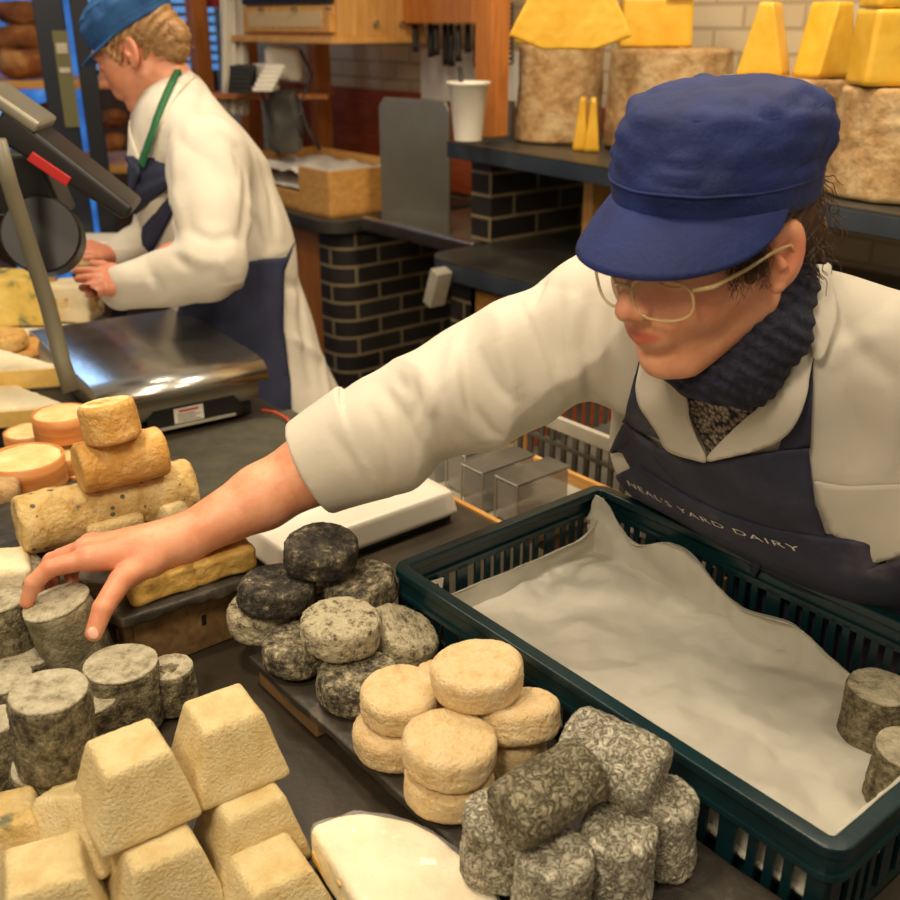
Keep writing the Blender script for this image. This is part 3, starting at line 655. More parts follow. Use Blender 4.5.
for k, q in enumerate(([(300, 50), (312, 75), (300, 105), (308, 130), (320, 150)], [(262, 92), (268, 120), (272, 145), (280, 155)], [(296, 95), (302, 110), (296, 122), (303, 140)])):
    b = MB(); b.tube([PD(x, y, 4.0) for x, y in q], .006, 6); tag(b.build('power_cable', M['blackplastic'], smooth=True), ['long black cable looping down beside the wooden post', 'black cable dropping below the black cases', 'short black cable in front of the grey sack'][k], 'cable')

# ---------------- big rinded wheels and yellow cheese on the shelf
def wheel(x, ybase, r, h, label, seed, zb=1.25):
    p = P(x, ybase, zb); v, f = drum_mesh(r, h, .012, .004, seed, n=56, asc=9, taper=.04)
    o = mesh_obj('rinded_cheese', v, f, M['rindwheel'], loc=(p.x, p.y, zb+h/2+.004), rot=(0, 0, seed)); tag(o, label, 'cheese', 'cloth-bound cheese wheels on the shelf'); return o
w1 = wheel(557, 141, .137, .285, 'rinded cheese wheel nearest the orange post', 1)
w2 = wheel(664, 148, .185, .28, 'rinded cheese wheel behind the blue cap with two tiers of yellow blocks', 2)
w3 = wheel(774, 172, .160, .225, 'lower rinded cheese wheel with two yellow triangular wedges', 3)
w4 = wheel(902, 196, .162, .225, 'rinded cheese wheel at the end, under a big yellow block', 4)
def ychunk(name, poly, h, loc, rz, label, tilt=(0, 0), grp=None, m='yellow', hh=.004, rotm=None):
    v, f = prism_mesh(poly, 0, h, .004, hh, .0008, len(label))
    o = fastobj(name, v, f, M[m]); o.location = loc; o.rotation_euler = (tilt[0], tilt[1], rz); return tag(o, label, 'cheese', grp)
def upright(poly): return poly
z1 = 1.25+.285+.006; z2 = 1.25+.28+.006; z3 = 1.25+.225+.006; z4 = 1.25+.225+.006
fan = [(-.17, .03), (-.12, -.015), (0, -.04), (.12, -.015), (.17, .03), (.05, .23), (-.05, .23)]
def stand(name, poly, th, x, y, t, zb, rz, label, m='yellow', lean=0):
    v, f = prism_mesh(poly, -th/2, th/2, .004, .004, .0008, len(label)); v = np.stack([v[:, 0], -v[:, 2], v[:, 1]], -1); f = f[:, ::1]
    v[:, 2] -= v[:, 2].min()
    p = P(x, y, zb); o = fastobj(name, v, f, M[m]); o.location = (p.x, p.y, zb+.001); o.rotation_euler = (lean, 0, rz); return tag(o, label, 'cheese', 'yellow cheese pieces on the wheels')
stand('cheese_wedge', [(-.15, .03), (-.07, .0), (.06, .0), (.14, .03), (.03, .24), (-.04, .24)], .10, 572, 50, 0, z1, math.radians(-8), 'big fan-shaped yellow wedge standing on the wheel by the orange post')
stand('cheese_wedge', [(-.10, .0), (.06, .0), (.04, .25), (.0, .25)], .05, 545, 44, 0, z1, math.radians(-30), 'yellow wedge behind the big fan-shaped one')
def blk(t, y, zb, lx, ly, lz, rz, label, tap=0, seed=0):
    (wh, du, dv) = t; p = wh.location + A2*du + B2*dv; v, f = block_mesh(lx, ly, lz, .004, taper=tap, tapery=0, amp=.0012, seed=seed, n=14)
    o = mesh_obj('cheese_block', v, f, M['yellow'], loc=(p.x, p.y, zb+lz/2+.001), rot=(0, 0, rz)); return tag(o, label, 'cheese', 'yellow cheese pieces on the wheels')
blk((w2, -.02, -.06), 0, z2, .205, .12, .13, math.radians(-4), 'large yellow block on the wheel behind the blue cap', .04, 1)
blk((w2, -.07, -.04), 0, z2+.132, .11, .11, .09, math.radians(-4), 'small yellow block on the large one, nearer the fan wedge', 0, 2)
blk((w2, .04, -.04), 0, z2+.132, .075, .10, .09, math.radians(-4), 'narrow yellow block on the large one, beside the painted wall', 0, 3)
blk((w3, -.028, -.055), 0, z3, .115, .08, .165, math.radians(-32), 'yellow triangular wedge on the low wheel, with its narrow side forward', .72, 4)
blk((w3, .098, .005), 0, z3, .115, .09, .165, math.radians(24), 'broader yellow triangular wedge on the low wheel', .62, 5)
blk((w4, -.01, -.05), 0, z4, .21, .13, .145, math.radians(-3), 'big yellow block on the end wheel', .05, 6)
blk((w4, -.01, -.05), 0, z4+.147, .20, .12, .11, math.radians(-3), 'upper yellow piece lying on the big block of the end wheel', .1, 7)
for k, (x, y) in enumerate(((581, 153), (591, 154))):
    p = P(x, y-2, 1.25); v, f = block_mesh(.046, .05, .15, .003, taper=.72, tapery=.3, amp=.0008, seed=k, n=10)
    tag(mesh_obj('cheese_wedge', v, f, M['yellow'], loc=(p.x, p.y, 1.327), rot=(0, 0, -.3+.2*k)), ['slim yellow wedge on the shelf between two wheels, nearer the orange post', 'slim yellow wedge on the shelf between two wheels, nearer the blue cap'][k], 'cheese', 'slim wedges on the shelf')
# dark picture behind
b = MB(); b.box(-1.02, -.35, 2.80, 2.84, 1.93, 2.5, UVM); tag(b.build('dark_board', M['blackplastic'], bevel=.003), 'dark board on the painted wall above the low cheese wheel', 'board')

# ---------------- crates and clear boxes in the aisle
def small_crate(z, label, m1, m2, u0=-1.345, v0=1.245, L=.36, Wd=.34, H=.13):
    c = thing('stacking_crate', label, 'crate', W(u0, v0, z), (0, 0, RZ), 'crates stacked in the aisle')
    b = MB(); b.box(0, L, 0, .012, H-.028, H); b.box(0, L, Wd-.012, Wd, H-.028, H); b.box(0, .012, 0, Wd, H-.028, H); b.box(L-.012, L, 0, Wd, H-.028, H); b.build('rim', m2, c, .003)
    b = MB(); b.box(0, L, 0, Wd, 0, .008); b.build('bottom', m1, c)
    for side in range(4):
        b = MB(); ln = L if side % 2 == 0 else Wd; n = int(ln/.028)
        for i in range(n+1):
            q = i*(ln-.01)/n
            if side == 0: b.box(q, q+.01, .002, .008, .008, H-.028)
            if side == 2: b.box(q, q+.01, Wd-.008, Wd-.002, .008, H-.028)
            if side == 1: b.box(L-.008, L-.002, q, q+.01, .008, H-.028)
            if side == 3: b.box(.002, .008, q, q+.01, .008, H-.028)
        if side in (0, 2):
            y = .002 if side == 0 else Wd-.008; b.box(0, L, y-.002, y+.008, .02, .034); b.box(0, L, y-.002, y+.008, .072, .08)
        b.build('side_wall', m1, c)
    return c
for k, (z, lab, mm) in enumerate(((.401, 'lowest grey slatted crate in the aisle stack', 'greycrate'), (.535, 'middle grey slatted crate in the aisle stack', 'greycrate'), (.669, 'second highest slatted crate of the aisle stack with pale rim', 'greycrate'), (.803, 'topmost slatted crate of the aisle stack with pale rim', 'greycrate'))): small_crate(z, lab, M[mm], M['palegrey'])
tag(slab_uv('side_shelf', -1.38, -.95, 1.225, 1.62, .0, .40, M['darkslab'], None, .003), 'dark ledge in the aisle under the stack of slatted crates', 'ledge')
tb = thing('shallow_tray', 'shallow beige tray holding the clear plastic boxes behind the counter', 'tray', W(-1.44, .975, .83), (0, 0, RZ))
b = MB(); b.box(0, .42, 0, .24, 0, .008); b.build('bottom', M['palegrey'], tb)
b = MB(); b.box(0, .42, 0, .01, 0, .03); b.box(0, .42, .23, .24, 0, .03); b.box(0, .01, .01, .23, 0, .03); b.box(.41, .42, .01, .23, 0, .03); b.build('rim', M['pineX'], tb, .002)
sup = slab_uv('tray_stand', -1.43, -1.03, .985, 1.21, .0, .829, M['boxwood'], None); tag(sup, 'rough wooden stand under the shallow beige tray', 'stand')
for k in range(5):
    bx = thing('clear_box', 'clear grey plastic box in the row on the shallow tray', 'box', W(-1.405+k*.072, 1.0+.012*(k % 3), .8385), (0, 0, RZ), 'clear boxes behind the counter')
    b = MB(); b.box(0, .052, 0, .12, 0, .075); b.build('body', M['clearbox'], bx, .006)
    b = MB(); b.box(-.001, .053, -.001, .121, .075, .079); b.build('lid', M['greycrate'], bx, .002)
    b = MB(); b.tube([(0, -.001, .004), (0, -.001, .077), (.052, -.001, .077), (.052, -.001, .004)], .0016, 6); b.build('edge', M['palegrey'], bx)

# ================================================================== GREEN CRATE, LINER
CU0, CU1, CV0, CV1, ZR = -.897, -.278, .635, 1.018, .98
cr = thing('plastic_crate', 'dark green slotted plastic crate lined with paper, beside the cheese board', 'crate', W(CU0, CV0, ZC+.001), (0, 0, RZ))
L_, W_, H_ = CU1-CU0, CV1-CV0, ZR-ZC-.001
def ring(b, e, w, z0, z1):   # rectangular ring, e = inset
    b.box(e, L_-e, e, e+w, z0, z1); b.box(e, L_-e, W_-e-w, W_-e, z0, z1); b.box(e, e+w, e+w, W_-e-w, z0, z1); b.box(L_-e-w, L_-e, e+w, W_-e-w, z0, z1)
def rring(b, x0, y0, x1, y1, r, w, z0, z1, n=6):
    out = []; inn = []
    for cx, cy, q0 in ((x1-r, y1-r, 0), (x0+r, y1-r, 90), (x0+r, y0+r, 180), (x1-r, y0+r, 270)):
        for i in range(n+1):
            q = math.radians(q0+90*i/n); out.append((cx+r*math.cos(q), cy+r*math.sin(q))); ri = max(r-w, .002)
            inn.append((cx+ri*math.cos(q), cy+ri*math.sin(q)))
    k = len(out); vs = [(x, y, z) for z in (z0, z1) for x, y in out]+[(x, y, z) for z in (z0, z1) for x, y in inn]; fs = []
    for i in range(k):
        j = (i+1) % k; fs += [(i, j, k+j, k+i), (2*k+j, 2*k+i, 3*k+i, 3*k+j), (k+i, k+j, 3*k+j, 3*k+i), (j, i, 2*k+i, 2*k+j)]
    b.add(vs, fs)
b = MB(); rring(b, 0, 0, L_, W_, .022, .017, H_-.012, H_); b.build('rim', M['crate'], cr, .002)
b = MB(); rring(b, .003, .003, L_-.003, W_-.003, .02, .005, H_-.030, H_-.012); rring(b, 0.0, 0.0, L_, W_, .022, .008, H_-.036, H_-.030); b.build('rim_skirt', M['crate'], cr)
b = MB(); b.box(.008, L_-.008, .008, W_-.008, 0, .004); b.build('bottom', M['crate'], cr)
def wall(ln, groups, M4):
    b = MB(); t = .004; zt = H_-.036; b.box(0, ln, 0, t, 0, .014, M4); b.box(0, ln, 0, t, zt-.004, zt+.005, M4)
    x = 0
    for g0, g1, k in groups:
        b.box(x, g0, 0, t, .014, zt, M4); p = (g1-g0)/k
        for i in range(1, k): b.box(g0+i*p-.0045, g0+i*p+.0045, 0, t, .014, zt, M4)
        x = g1
    b.box(x, ln, 0, t, .014, zt, M4)
    return b
gl = [(.022, .094, 4), (.112, .292, 10), (.312, .492, 10), (.510, .582, 4)]; gs = [(.022, .094, 4), (.112, .256, 8), (.274, .346, 4)]
wall(L_-.016, gl, Matrix.Translation((.008, .008, 0))).build('side_wall', M['crate'], cr)
wall(L_-.016, gl, Matrix.Translation((.008, W_-.012, 0))).build('side_wall', M['crate'], cr)
wall(W_-.016, gs, Matrix.Translation((.012, .008, 0)) @ Matrix.Rotation(math.pi/2, 4, 'Z')).build('end_wall', M['crate'], cr)
wall(W_-.016, gs, Matrix.Translation((L_-.008, .008, 0)) @ Matrix.Rotation(math.pi/2, 4, 'Z')).build('end_wall', M['crate'], cr)
# paper liner, folded up at the walls
n1, n2 = 230, 160; vs = []; fs = []
rc_ = random.Random(8); CR = [(rc_.uniform(0, math.pi), rc_.uniform(4, 20), rc_.random(), rc_.uniform(.5, 1)) for _ in range(13)]
def crump(s, t):
    h = 0
    for a, fq_, ph, wt in CR:
        pass
    for kk, (a, cell, am) in enumerate(((.35, .105, .011), (1.1, .062, .0065), (2.0, .036, .0036), (.8, .021, .0014))):
        x = (s*math.cos(a)-t*math.sin(a))/cell+kk*7.3; y = (s*math.sin(a)+t*math.cos(a))/cell+3.1*kk
        x += .35*y*(kk % 2); i_, j_ = math.floor(x), math.floor(y); fx, fy = x-i_, y-j_
        hv = lambda i, j: (math.sin(i*127.1+j*311.7+kk*17.3)*43758.5453) % 1
        if fx+fy < 1: v_ = hv(i_, j_)*(1-fx-fy)+hv(i_+1, j_)*fx+hv(i_, j_+1)*fy
        else: v_ = hv(i_+1, j_+1)*(fx+fy-1)+hv(i_+1, j_)*(1-fy)+hv(i_, j_+1)*(1-fx)
        h += v_*am*(2.1 if kk < 2 else 3.2)
    return h
ii = .022
def fold(q, lo, hi, e0, e1):
    """position along the floor and height gained past the walls"""
    if q < lo: return lo-min(lo-q, e0)*.08, min(lo-q, e0)
    if q > hi: return hi+min(q-hi, e1)*.05, min(q-hi, e1)
    return q, 0
for i in range(n1+1):
    for j in range(n2+1):
        s = -.10+(L_+.20)*i/n1; t = -.10+(W_+.22)*j/n2
        e_far = .055+.045*math.exp(-((s-.03)/.05)**2)+.035*math.exp(-((s-.16)/.07)**2)-.012*math.sin(s*14)-.022/(1+math.exp(-(s-.27)*45))+.008*math.sin(s*37+1)
        e_left = .045+.05*max(0, (t-.30)/.08)**2 if t < .38 else .095
        x, zx = fold(s, ii, L_-ii, min(e_left, .1), .085); y, zy = fold(t, ii+.002, W_-ii, .085, max(.02, min(e_far, .105)))
        z = max(zx, zy); k = 1-abs(z)/.12
        p = (s, t, 0)
        cr1 = crump(s+nz(p, 9, 3)*.008, t+nz(p, 9, 5)*.008)
        lump = .012*math.exp(-((s-.10)**2+(t-.30)**2)/.006)
        if z > 0: # walls: wrinkle sideways
            if zy >= zx: y += -(cr1*.7) if t > .2 else cr1*.3; 
            else: x += cr1*.4 if s < .3 else -cr1*.3
        zz = .010+z+(cr1*.8+lump if z <= 0 else cr1*.15)
        vs.append((x, y, zz))
        if i < n1 and j < n2: a = i*(n2+1)+j; fs.append((a, a+n2+1, a+n2+2, a+1))
lin = mesh_obj('crate_liner_paper', vs, fs, M['paper'], smooth=True, loc=W(CU0, CV0, ZC), rot=(0, 0, RZ)); d = lin.modifiers.new('s', 'SOLIDIFY'); d.thickness = .0006
tag(lin, 'crumpled greyish greaseproof paper lining the green crate', 'paper')
# price sticker inside crate
def text_mesh(txt, size, spacing=1.0, font=None):
    c = bpy.data.curves.new('t', 'FONT'); c.body = txt; c.size = size; c.space_character = spacing; c.resolution_u = 3
    o = bpy.data.objects.new('t', c); COL.objects.link(o); bpy.context.view_layer.update()
    me = bpy.data.meshes.new_from_object(o.evaluated_get(bpy.context.evaluated_depsgraph_get())); v = [x.co.copy() for x in me.vertices]; f = [tuple(p.vertices) for p in me.polygons]
    bpy.data.objects.remove(o); bpy.data.curves.remove(c); bpy.data.meshes.remove(me); return v, f
st = thing('price_sticker', 'small white sticker with a printed number on the inner wall of the green crate', 'sticker', W(CU0+.0165, CV0+.053, ZC+.070), (math.pi/2+.05, .10, RZ+math.pi/2))
b = MB(); b.box(-.020, .020, -.014, .014, 0, .0006); b.build('label_paper', M['sticker'], st)
v, f = text_mesh('30', .022); mesh_obj('printed_number', [(p.x-.008, p.y-.007, .0012) for p in v], f, M['ink'], st, smooth=False)

# ================================================================== CHEESE BOARD (slate on wooden blocks)
ZB = .905
bd = thing('slate_board', 'long slate board carrying round and log cheeses beside the green crate', 'board', W(-.935, .452, ZB), (0, 0, RZ))
v, f = block_mesh(.80, .178, .012, .003, amp=.0015, seed=4, n=30, asc=40); mesh_obj('slab', v, f, M['slate'], bd, loc=(.40, .089, -.006))
wb = W(-.90, .47, ZC); b = MB(); b.box(-.03, .10, 0, .13, .0005, .032); tag(b.build('wooden_block', M['boxwood'], bevel=.003, loc=W(-.90, .462, ZC), rot=(0, 0, RZ)), 'wooden block propping the end of the slate board under dark cheeses', 'block')
b = MB(); b.box(0, .12, 0, .15, .0005, .032); tag(b.build('wooden_block', M['boxwood'], bevel=.003, loc=W(-.40, .462, ZC), rot=(0, 0, RZ)), 'wooden block under the slate board below the wrinkled logs', 'block')

def put(name, vf, m, x, y, z, rot, label, group, cat='cheese', top=None):
    o = mesh_obj(name, vf[0], vf[1], M[m], loc=P(x, y, z), rot=rot); tag(o, label, cat, group)
    if top: pass
    return o
G = 'dark ash-coated round cheeses'
rnd = random.Random(5)
dz = ZB+.0205
for k, (x, y, z, m, r, rot, lab) in enumerate((
    (357, 682, dz, 'ash', .046, (.05, 0, 1), 'speckled grey ash cheese lying lowest of the ash pile, next to the cream rounds'),
    (299, 650, dz, 'ash', .044, (.0, .1, 2), 'speckled ash cheese at the slate edge below the darkest pair'),
    (263, 616, dz, 'ashlight', .043, (0, 0, 3), 'pale-edged ash cheese squeezed under the dark one at the pile end'),
    (401, 637, dz+.006, 'ashlight', .044, (.25, .35, .5), 'tilted pale ash cheese leaning against the green crate'),
    (341, 629, dz+.039, 'ashlight', .0465, (.05, 0, 2), 'pale-topped ash cheese at the front centre of the pile'),
    (277, 592, dz+.039, 'ashdark', .0465, (-.05, .08, .3), 'dark ash cheese over the pile end nearest the wooden box'),
    (361, 588, dz+.034, 'ash', .045, (.1, .12, 4), 'grey ash cheese behind the pile centre, next to the crate'),
    (321, 552, dz+.079, 'ashdark', .0455, (.1, -.05, 1.4), 'very dark ash cheese crowning the pile'),
    (310, 600, dz, 'ash', .043, (0, 0, .4), 'ash cheese buried in the middle of the pile'))):
    put('ash_cheese', drum_mesh(r, .038, .010, .0022, k+1, n=52, asc=38), m, x, y, z, rot, lab, G)
G = 'cream-coloured round cheeses'
for k, (x, y, z, r, rot, lab) in enumerate((
    (394, 736, ZB+.018, .042, (0, 0, 0), 'cream round cheese under the ridged one next to the ash pile'),
    (449, 783, ZB+.018, .043, (0, 0, 1), 'cream round cheese at the bottom of the nearest cream pair'),
    (505, 742, ZB+.018, .043, (0, 0, 2), 'cream round cheese at the bottom next to the wrinkled logs'),
    (447, 690, ZB+.018, .043, (0, 0, 3), 'cream round cheese hidden below the top round'),
    (401, 700, ZB+.055, .0415, (.06, -.04, .4), 'cream round cheese with a ridged top next to the ash pile'),
    (450, 750, ZB+.055, .0455, (.03, .03, 1), 'smooth-topped cream round cheese nearest the camera'),
    (519, 716, ZB+.052, .0425, (.05, .30, 2), 'cream round cheese leaning against the green crate rim'),
    (477, 676, ZB+.088, .0465, (-.02, .05, 2.5), 'cream round cheese highest in its stack'))):
    o = put('cream_cheese', drum_mesh(r, .036, .009, .0014, k+20, n=52, asc=50), 'peach', x, y, z, rot, lab, G)
G = 'wrinkled grey log cheeses'
for k, (x, y, z, r, h, rot, m, lab) in enumerate((
    (497, 842, ZB+.038, .030, .074, (0, 0, 0), 'worm', 'upright wrinkled log next to the cream rounds, half behind the lying olive log'),
    (553, 882, ZB+.037, .0325, .072, (.04, 0, 1), 'worm', 'upright wrinkled log nearest the camera, pale top, below the lying olive log'),
    (617, 858, ZB+.038, .0335, .074, (0, 0, 2), 'worm', 'upright wrinkled log with deep-ridged top in the middle of the logs'),
    (663, 828, ZB+.040, .030, .078, (-.05, .05, 3), 'worm', 'upright wrinkled log against the crate at the end of the board'))):
    put('wrinkled_log', drum_mesh(r, h, .008, .0020, k+40, n=52, asc=60), m, x, y, z, rot, lab, G)
def lying(x, y, z, r, L, az, m, seed, name, label, group, pitch=0, bev=.008, amp=.0018, n=52, asc=40):
    v, f = drum_mesh(r, L, bev, amp, seed, n=n, asc=asc); R = Matrix.Rotation(az, 3, 'Z') @ Matrix.Rotation(math.pi/2+pitch, 3, 'Y')
    o = mesh_obj(name, v, f, M[m]); o.rotation_euler = R.to_euler(); o.location = P(x, y, z); return tag(o, label, 'cheese', group)
lying(548, 792, ZB+.104, .0295, .090, math.radians(35), 'wormdark', 50, 'wrinkled_log', 'olive-grey log lying across the upright logs', G, pitch=-.12)
lying(612, 760, ZB+.100, .0335, .088, math.radians(-34), 'worm', 51, 'wrinkled_log', 'pale wrinkled log with grooved back lying against the crate rim', G, pitch=.12)

# ================================================================== PYRAMIDS
G = 'pale pyramid cheeses'
def pyr(x, y, z, rz, label, s=.094, m='pyr', seed=0, h=.073, rot=None, top=.38):
    v, f = block_mesh(s, s, h, .007, taper=top, amp=.0009, seed=seed, n=22, asc=22)
    return put('pyramid_cheese', (v, f), m, x, y, z, rot or (0, 0, rz), label, G)
zp = ZC+.037
pyr(160, 868, zp, math.radians(34), 'flat-topped pyramid cheese below the front one, beside the wrapped brie side', .096, seed=1)
pyr(248, 820, zp, math.radians(34), 'flat-topped pyramid cheese under the highest far one, beside the bare counter', .094, seed=2)
pyr(272, 880, zp-.012, math.radians(33), 'pyramid cheese lowest at the frame edge beside the wrapped brie', .09, seed=3, h=.045)
pyr(84, 822, zp+.012, math.radians(70), 'ridged pyramid cheese leaning behind the front ones beside the grey drums', .092, seed=4, rot=(-.25, .30, math.radians(75)))
pyr(50, 893, zp, math.radians(24), 'pyramid cheese cut by the lower frame edge, flat top toward the viewer', .100, seed=5)
pyr(10, 838, zp+.002, math.radians(20), 'pyramid cheese with blue mould spots at the frame edge', .085, 'pyrblue', 6)
pyr(133, 777, zp+.073, math.radians(35), 'pyramid cheese crowning the group over the ridged one', .096, seed=7)
pyr(226, 737, zp+.071, math.radians(33), 'pyramid cheese on top nearest the slate board', .094, seed=8)

# ================================================================== GREY DRUMS on the left
G = 'grey mouldy drum cheeses'
for k, (x, y, z, r, h, rot, m, lab) in enumerate((
    (54, 728, .862+.112, .038, .085, (0, .02, 0), 'drum', 'grey drum cheese standing directly below the held cheese'),
    (55, 789, .862+.034, .038, .066, (0, 0, 2), 'drum', 'grey drum cheese under the one below the held cheese'),
    (124, 693, .862+.040, .042, .078, (0, .03, 1), 'drum', 'grey drum cheese with brown-streaked top next to the small one'),
    (172, 687, .862+.028, .028, .055, (0, 0, 2), 'drum', 'small grey drum cheese beside the wooden box'),
    (8, 640, .862+.06, .036, .10, (.1, .12, 3), 'drum', 'tall grey log leaning at the frame edge behind the held cheese'),
    (2, 760, .862+.04, .034, .09, (.1, .15, 3), 'drum', 'grey log at the frame edge beside the pyramids'),
    (33, 672, .862+.028, .034, .056, (0, 0, .4), 'drum', 'grey drum cheese half hidden behind the held cheese'),
    (5, 700, .862+.03, .036, .06, (0, 0, 1.4), 'drum', 'grey drum cheese at the frame edge, low in the pile'),
    (90, 720, .862+.03, .036, .06, (0, 0, 2.4), 'drum', 'grey drum cheese low in the gap between two taller drums'))):
    o = put('grey_drum_cheese', drum_mesh(r, h, .005, .0016, k+60, n=52, asc=50), m, x, y, z, rot, lab, G)
    v, f = drum_mesh(r*.95, .004, .0018, .0009, k+80, n=44, asc=50); mesh_obj('top_rind', v, f, M['drumtop'], o, loc=(0, 0, h/2-.0002))
# the held cheese
HC = PD(69, 632, 1.19)
hc = mesh_obj('grey_drum_cheese', *drum_mesh(.042, .088, .006, .0012, 77, n=60, asc=50, taper=.10), M['drumgreen'], loc=HC, rot=(.0, -.20, .3)); tag(hc, 'olive-grey drum cheese gripped in the worker\'s hand', 'cheese', G)
v, f = drum_mesh(.0385, .004, .0018, .0009, 78, n=50, asc=50); mesh_obj('top_rind', v, f, M['drumtop'], hc, loc=(0, 0, .0435))
# cheeses in the crate
G2 = 'grey drum cheeses in the green crate'
for k, (x, y, lab) in enumerate(((876, 712, 'grey drum cheese standing on the paper against the far crate wall'), (905, 775, 'grey drum cheese in the crate cut by the frame edge'))):
    o = put('grey_drum_cheese', drum_mesh(.036, .066, .005, .0014, k+90, n=52, asc=50, taper=.05), 'drum', x, y, ZC+.020+.034, (0, 0, k), lab, G2)
    v, f = drum_mesh(.033, .004, .0018, .0009, k+95, n=44, asc=50); mesh_obj('top_rind', v, f, M['drumtop'], o, loc=(0, 0, .0325))
# pale blocks at the frame edge behind the drums
for k, (x, y, z, s, rot, m, lab) in enumerate(((8, 588, .93, (.07, .09, .09), (0, .1, .4), 'brierind', 'white pyramid-shaped cheese at the frame edge above the tall grey log'), (28, 600, .90, (.05, .06, .12), (.2, .1, .9), 'drumtop', 'pale grey cheese just behind the held cheese'))):
    put('pale_cheese', block_mesh(*s, .012, taper=.2, amp=.002, seed=k+3), m, x, y, z, rot, lab, None)

# ================================================================== WRAPPED BRIE (front)
_a = P(306, 826, ZC+.046); _b = P(352, 900, ZC+.046); _d = (_b-_a).normalized(); BRC = _a+_d*.134+Vector((-_d.y, _d.x, 0))*.022; BRC.z = ZC+.001; BRA = math.atan2(_d.y, _d.x)
br = thing('wrapped_brie', 'half round white brie wrapped in cling film at the front edge', 'cheese', BRC, (0, 0, BRA))
pts = [(-.13, -.005), (-.11, .06), (-.06, .10), (0, .115), (.06, .10), (.11, .06), (.13, -.005)]
pts = [(-.135, -.02)]+[(-.135*math.cos(q), .092*math.sin(q)) for q in [i/12*math.pi for i in range(13)]]+[(.135, -.02)]
v, f = prism_mesh(pts[::-1], 0, .045, .008, .003, .0008, 3); fastobj('cheese_half', v, f, M['brierind'], br)
v, f = prism_mesh([(-.128, -.021), (.128, -.021), (.128, -.0185), (-.128, -.0185)], .006, .039, .002, .0025, .0006, 4); fastobj('cut_face', v, f, M['briepaste'], br)
v, f = prism_mesh([(p[0]*1.02, p[1]*1.02) for p in pts][::-1], -.0005, .0475, .010, .004, .0016, 5)
v = v+np.stack([0*v[:, 0], 0*v[:, 0], vnoise(v, 90, 2)*.0022], -1); v[:, 2] = np.maximum(v[:, 2], .0); fastobj('cling_film', v, f, M['film'], br)

# ================================================================== WOODEN BOX + SLATE with logs
ZS = .955
bx = thing('wooden_box', 'rough wooden box under the small slate with the log cheeses', 'box', W(-1.44, .345, ZC+.001), (0, 0, RZ))
for y_ in (0, .158): b = MB(); b.box(0, .40, y_, y_+.012, 0, .078); b.build('long_wall', M['boxwood'], bx, .002)
for x_ in (0, .388): b = MB(); b.box(x_, x_+.012, .012, .158, 0, .078); b.build('end_wall', M['boxwood'], bx, .002)
b = MB(); b.box(.0, .40, .0, .17, .0785, .0815); b.build('lid', M['boxwood'], bx)
b = MB(); b.box(.3998, .4008, .10, .106, .036, .050); b.build('slot_mark', M['ink'], bx)
sl = thing('small_slate', 'rough-edged slate slab on the wooden box, under the yellow logs', 'slate', W(-1.24, .395, ZS-.008), (0, 0, RZ))
v, f = prism_mesh([(-.21, -.125), (.07, -.115), (.215, -.055), (.225, .125), (-.21, .125)], -.0055, .0075, .003, .003, .0022, 3); fastobj('slab', v, f, M['slate'], sl)
G = 'yellow log cheeses on the slate'
azb = math.atan2(B2.y, B2.x)-.12
lying(108, 505, ZS+.042, .040, .235, azb, 'logrind', 101, 'log_cheese', 'long yellow log cheese spotted with blue mould, lowest of the log stack', G, amp=.0015, bev=.008)
lying(121, 459, ZS+.112, .034, .115, azb+.02, 'tanrind', 102, 'log_cheese', 'tan short log cheese resting on the long yellow one', G, amp=.0013, bev=.007)
o = put('log_cheese', drum_mesh(.036, .052, .008, .0012, 103, n=52), 'tanrind', 110, 421, ZS+.172, (-.12, -.16, 0), 'tan drum-shaped cheese balanced on top of the log stack', G)
v, f = drum_mesh(.031, .005, .002, .0008, 104, n=44); mesh_obj('cut_top', v, f, M['creamtop'], o, loc=(0, 0, .0245))
put('small_cheese', block_mesh(.075, .045, .028, .009, amp=.0018, seed=12), 'pyrblue', 112, 524, ZS+.026, (0, 0, azb+.1), 'small white oblong cheese with blue mould, in front of the long log', None)
put('small_cheese', block_mesh(.06, .06, .032, .006, taper=.2, amp=.0012, seed=13), 'pyr', 168, 508, ZS+.026, (0, 0, azb+.5), 'pale wedge of cheese beside the forearm, next to the long log', None)
put('golden_brick_cheese', block_mesh(.085, .07, .034, .007, amp=.003, seed=14, asc=24), 'goldbrick', 157, 574, ZS+.018, (0, 0, azb+.05), 'golden brick cheese on the slate, nearer the hand', 'golden brick cheeses')
put('golden_brick_cheese', block_mesh(.085, .075, .034, .007, amp=.003, seed=15, asc=24), 'goldbrick', 214, 556, ZS+.018, (0, 0, azb+.05), 'golden brick cheese on the slate corner, farther from the hand', 'golden brick cheeses')
for k, (x, y, z, lab) in enumerate(((3, 505, .94, 'brown-rinded cheese at the frame edge beside the yellow log, upper one'), (5, 548, .90, 'brown-rinded cheese at the frame edge beside the yellow log, lower one'))):
    put('brown_cheese', block_mesh(.065, .06, .075, .012, amp=.002, seed=20+k), 'rindwheel', x-6, y, z, (0, .1, .3), lab, 'brown cheeses at the frame edge')

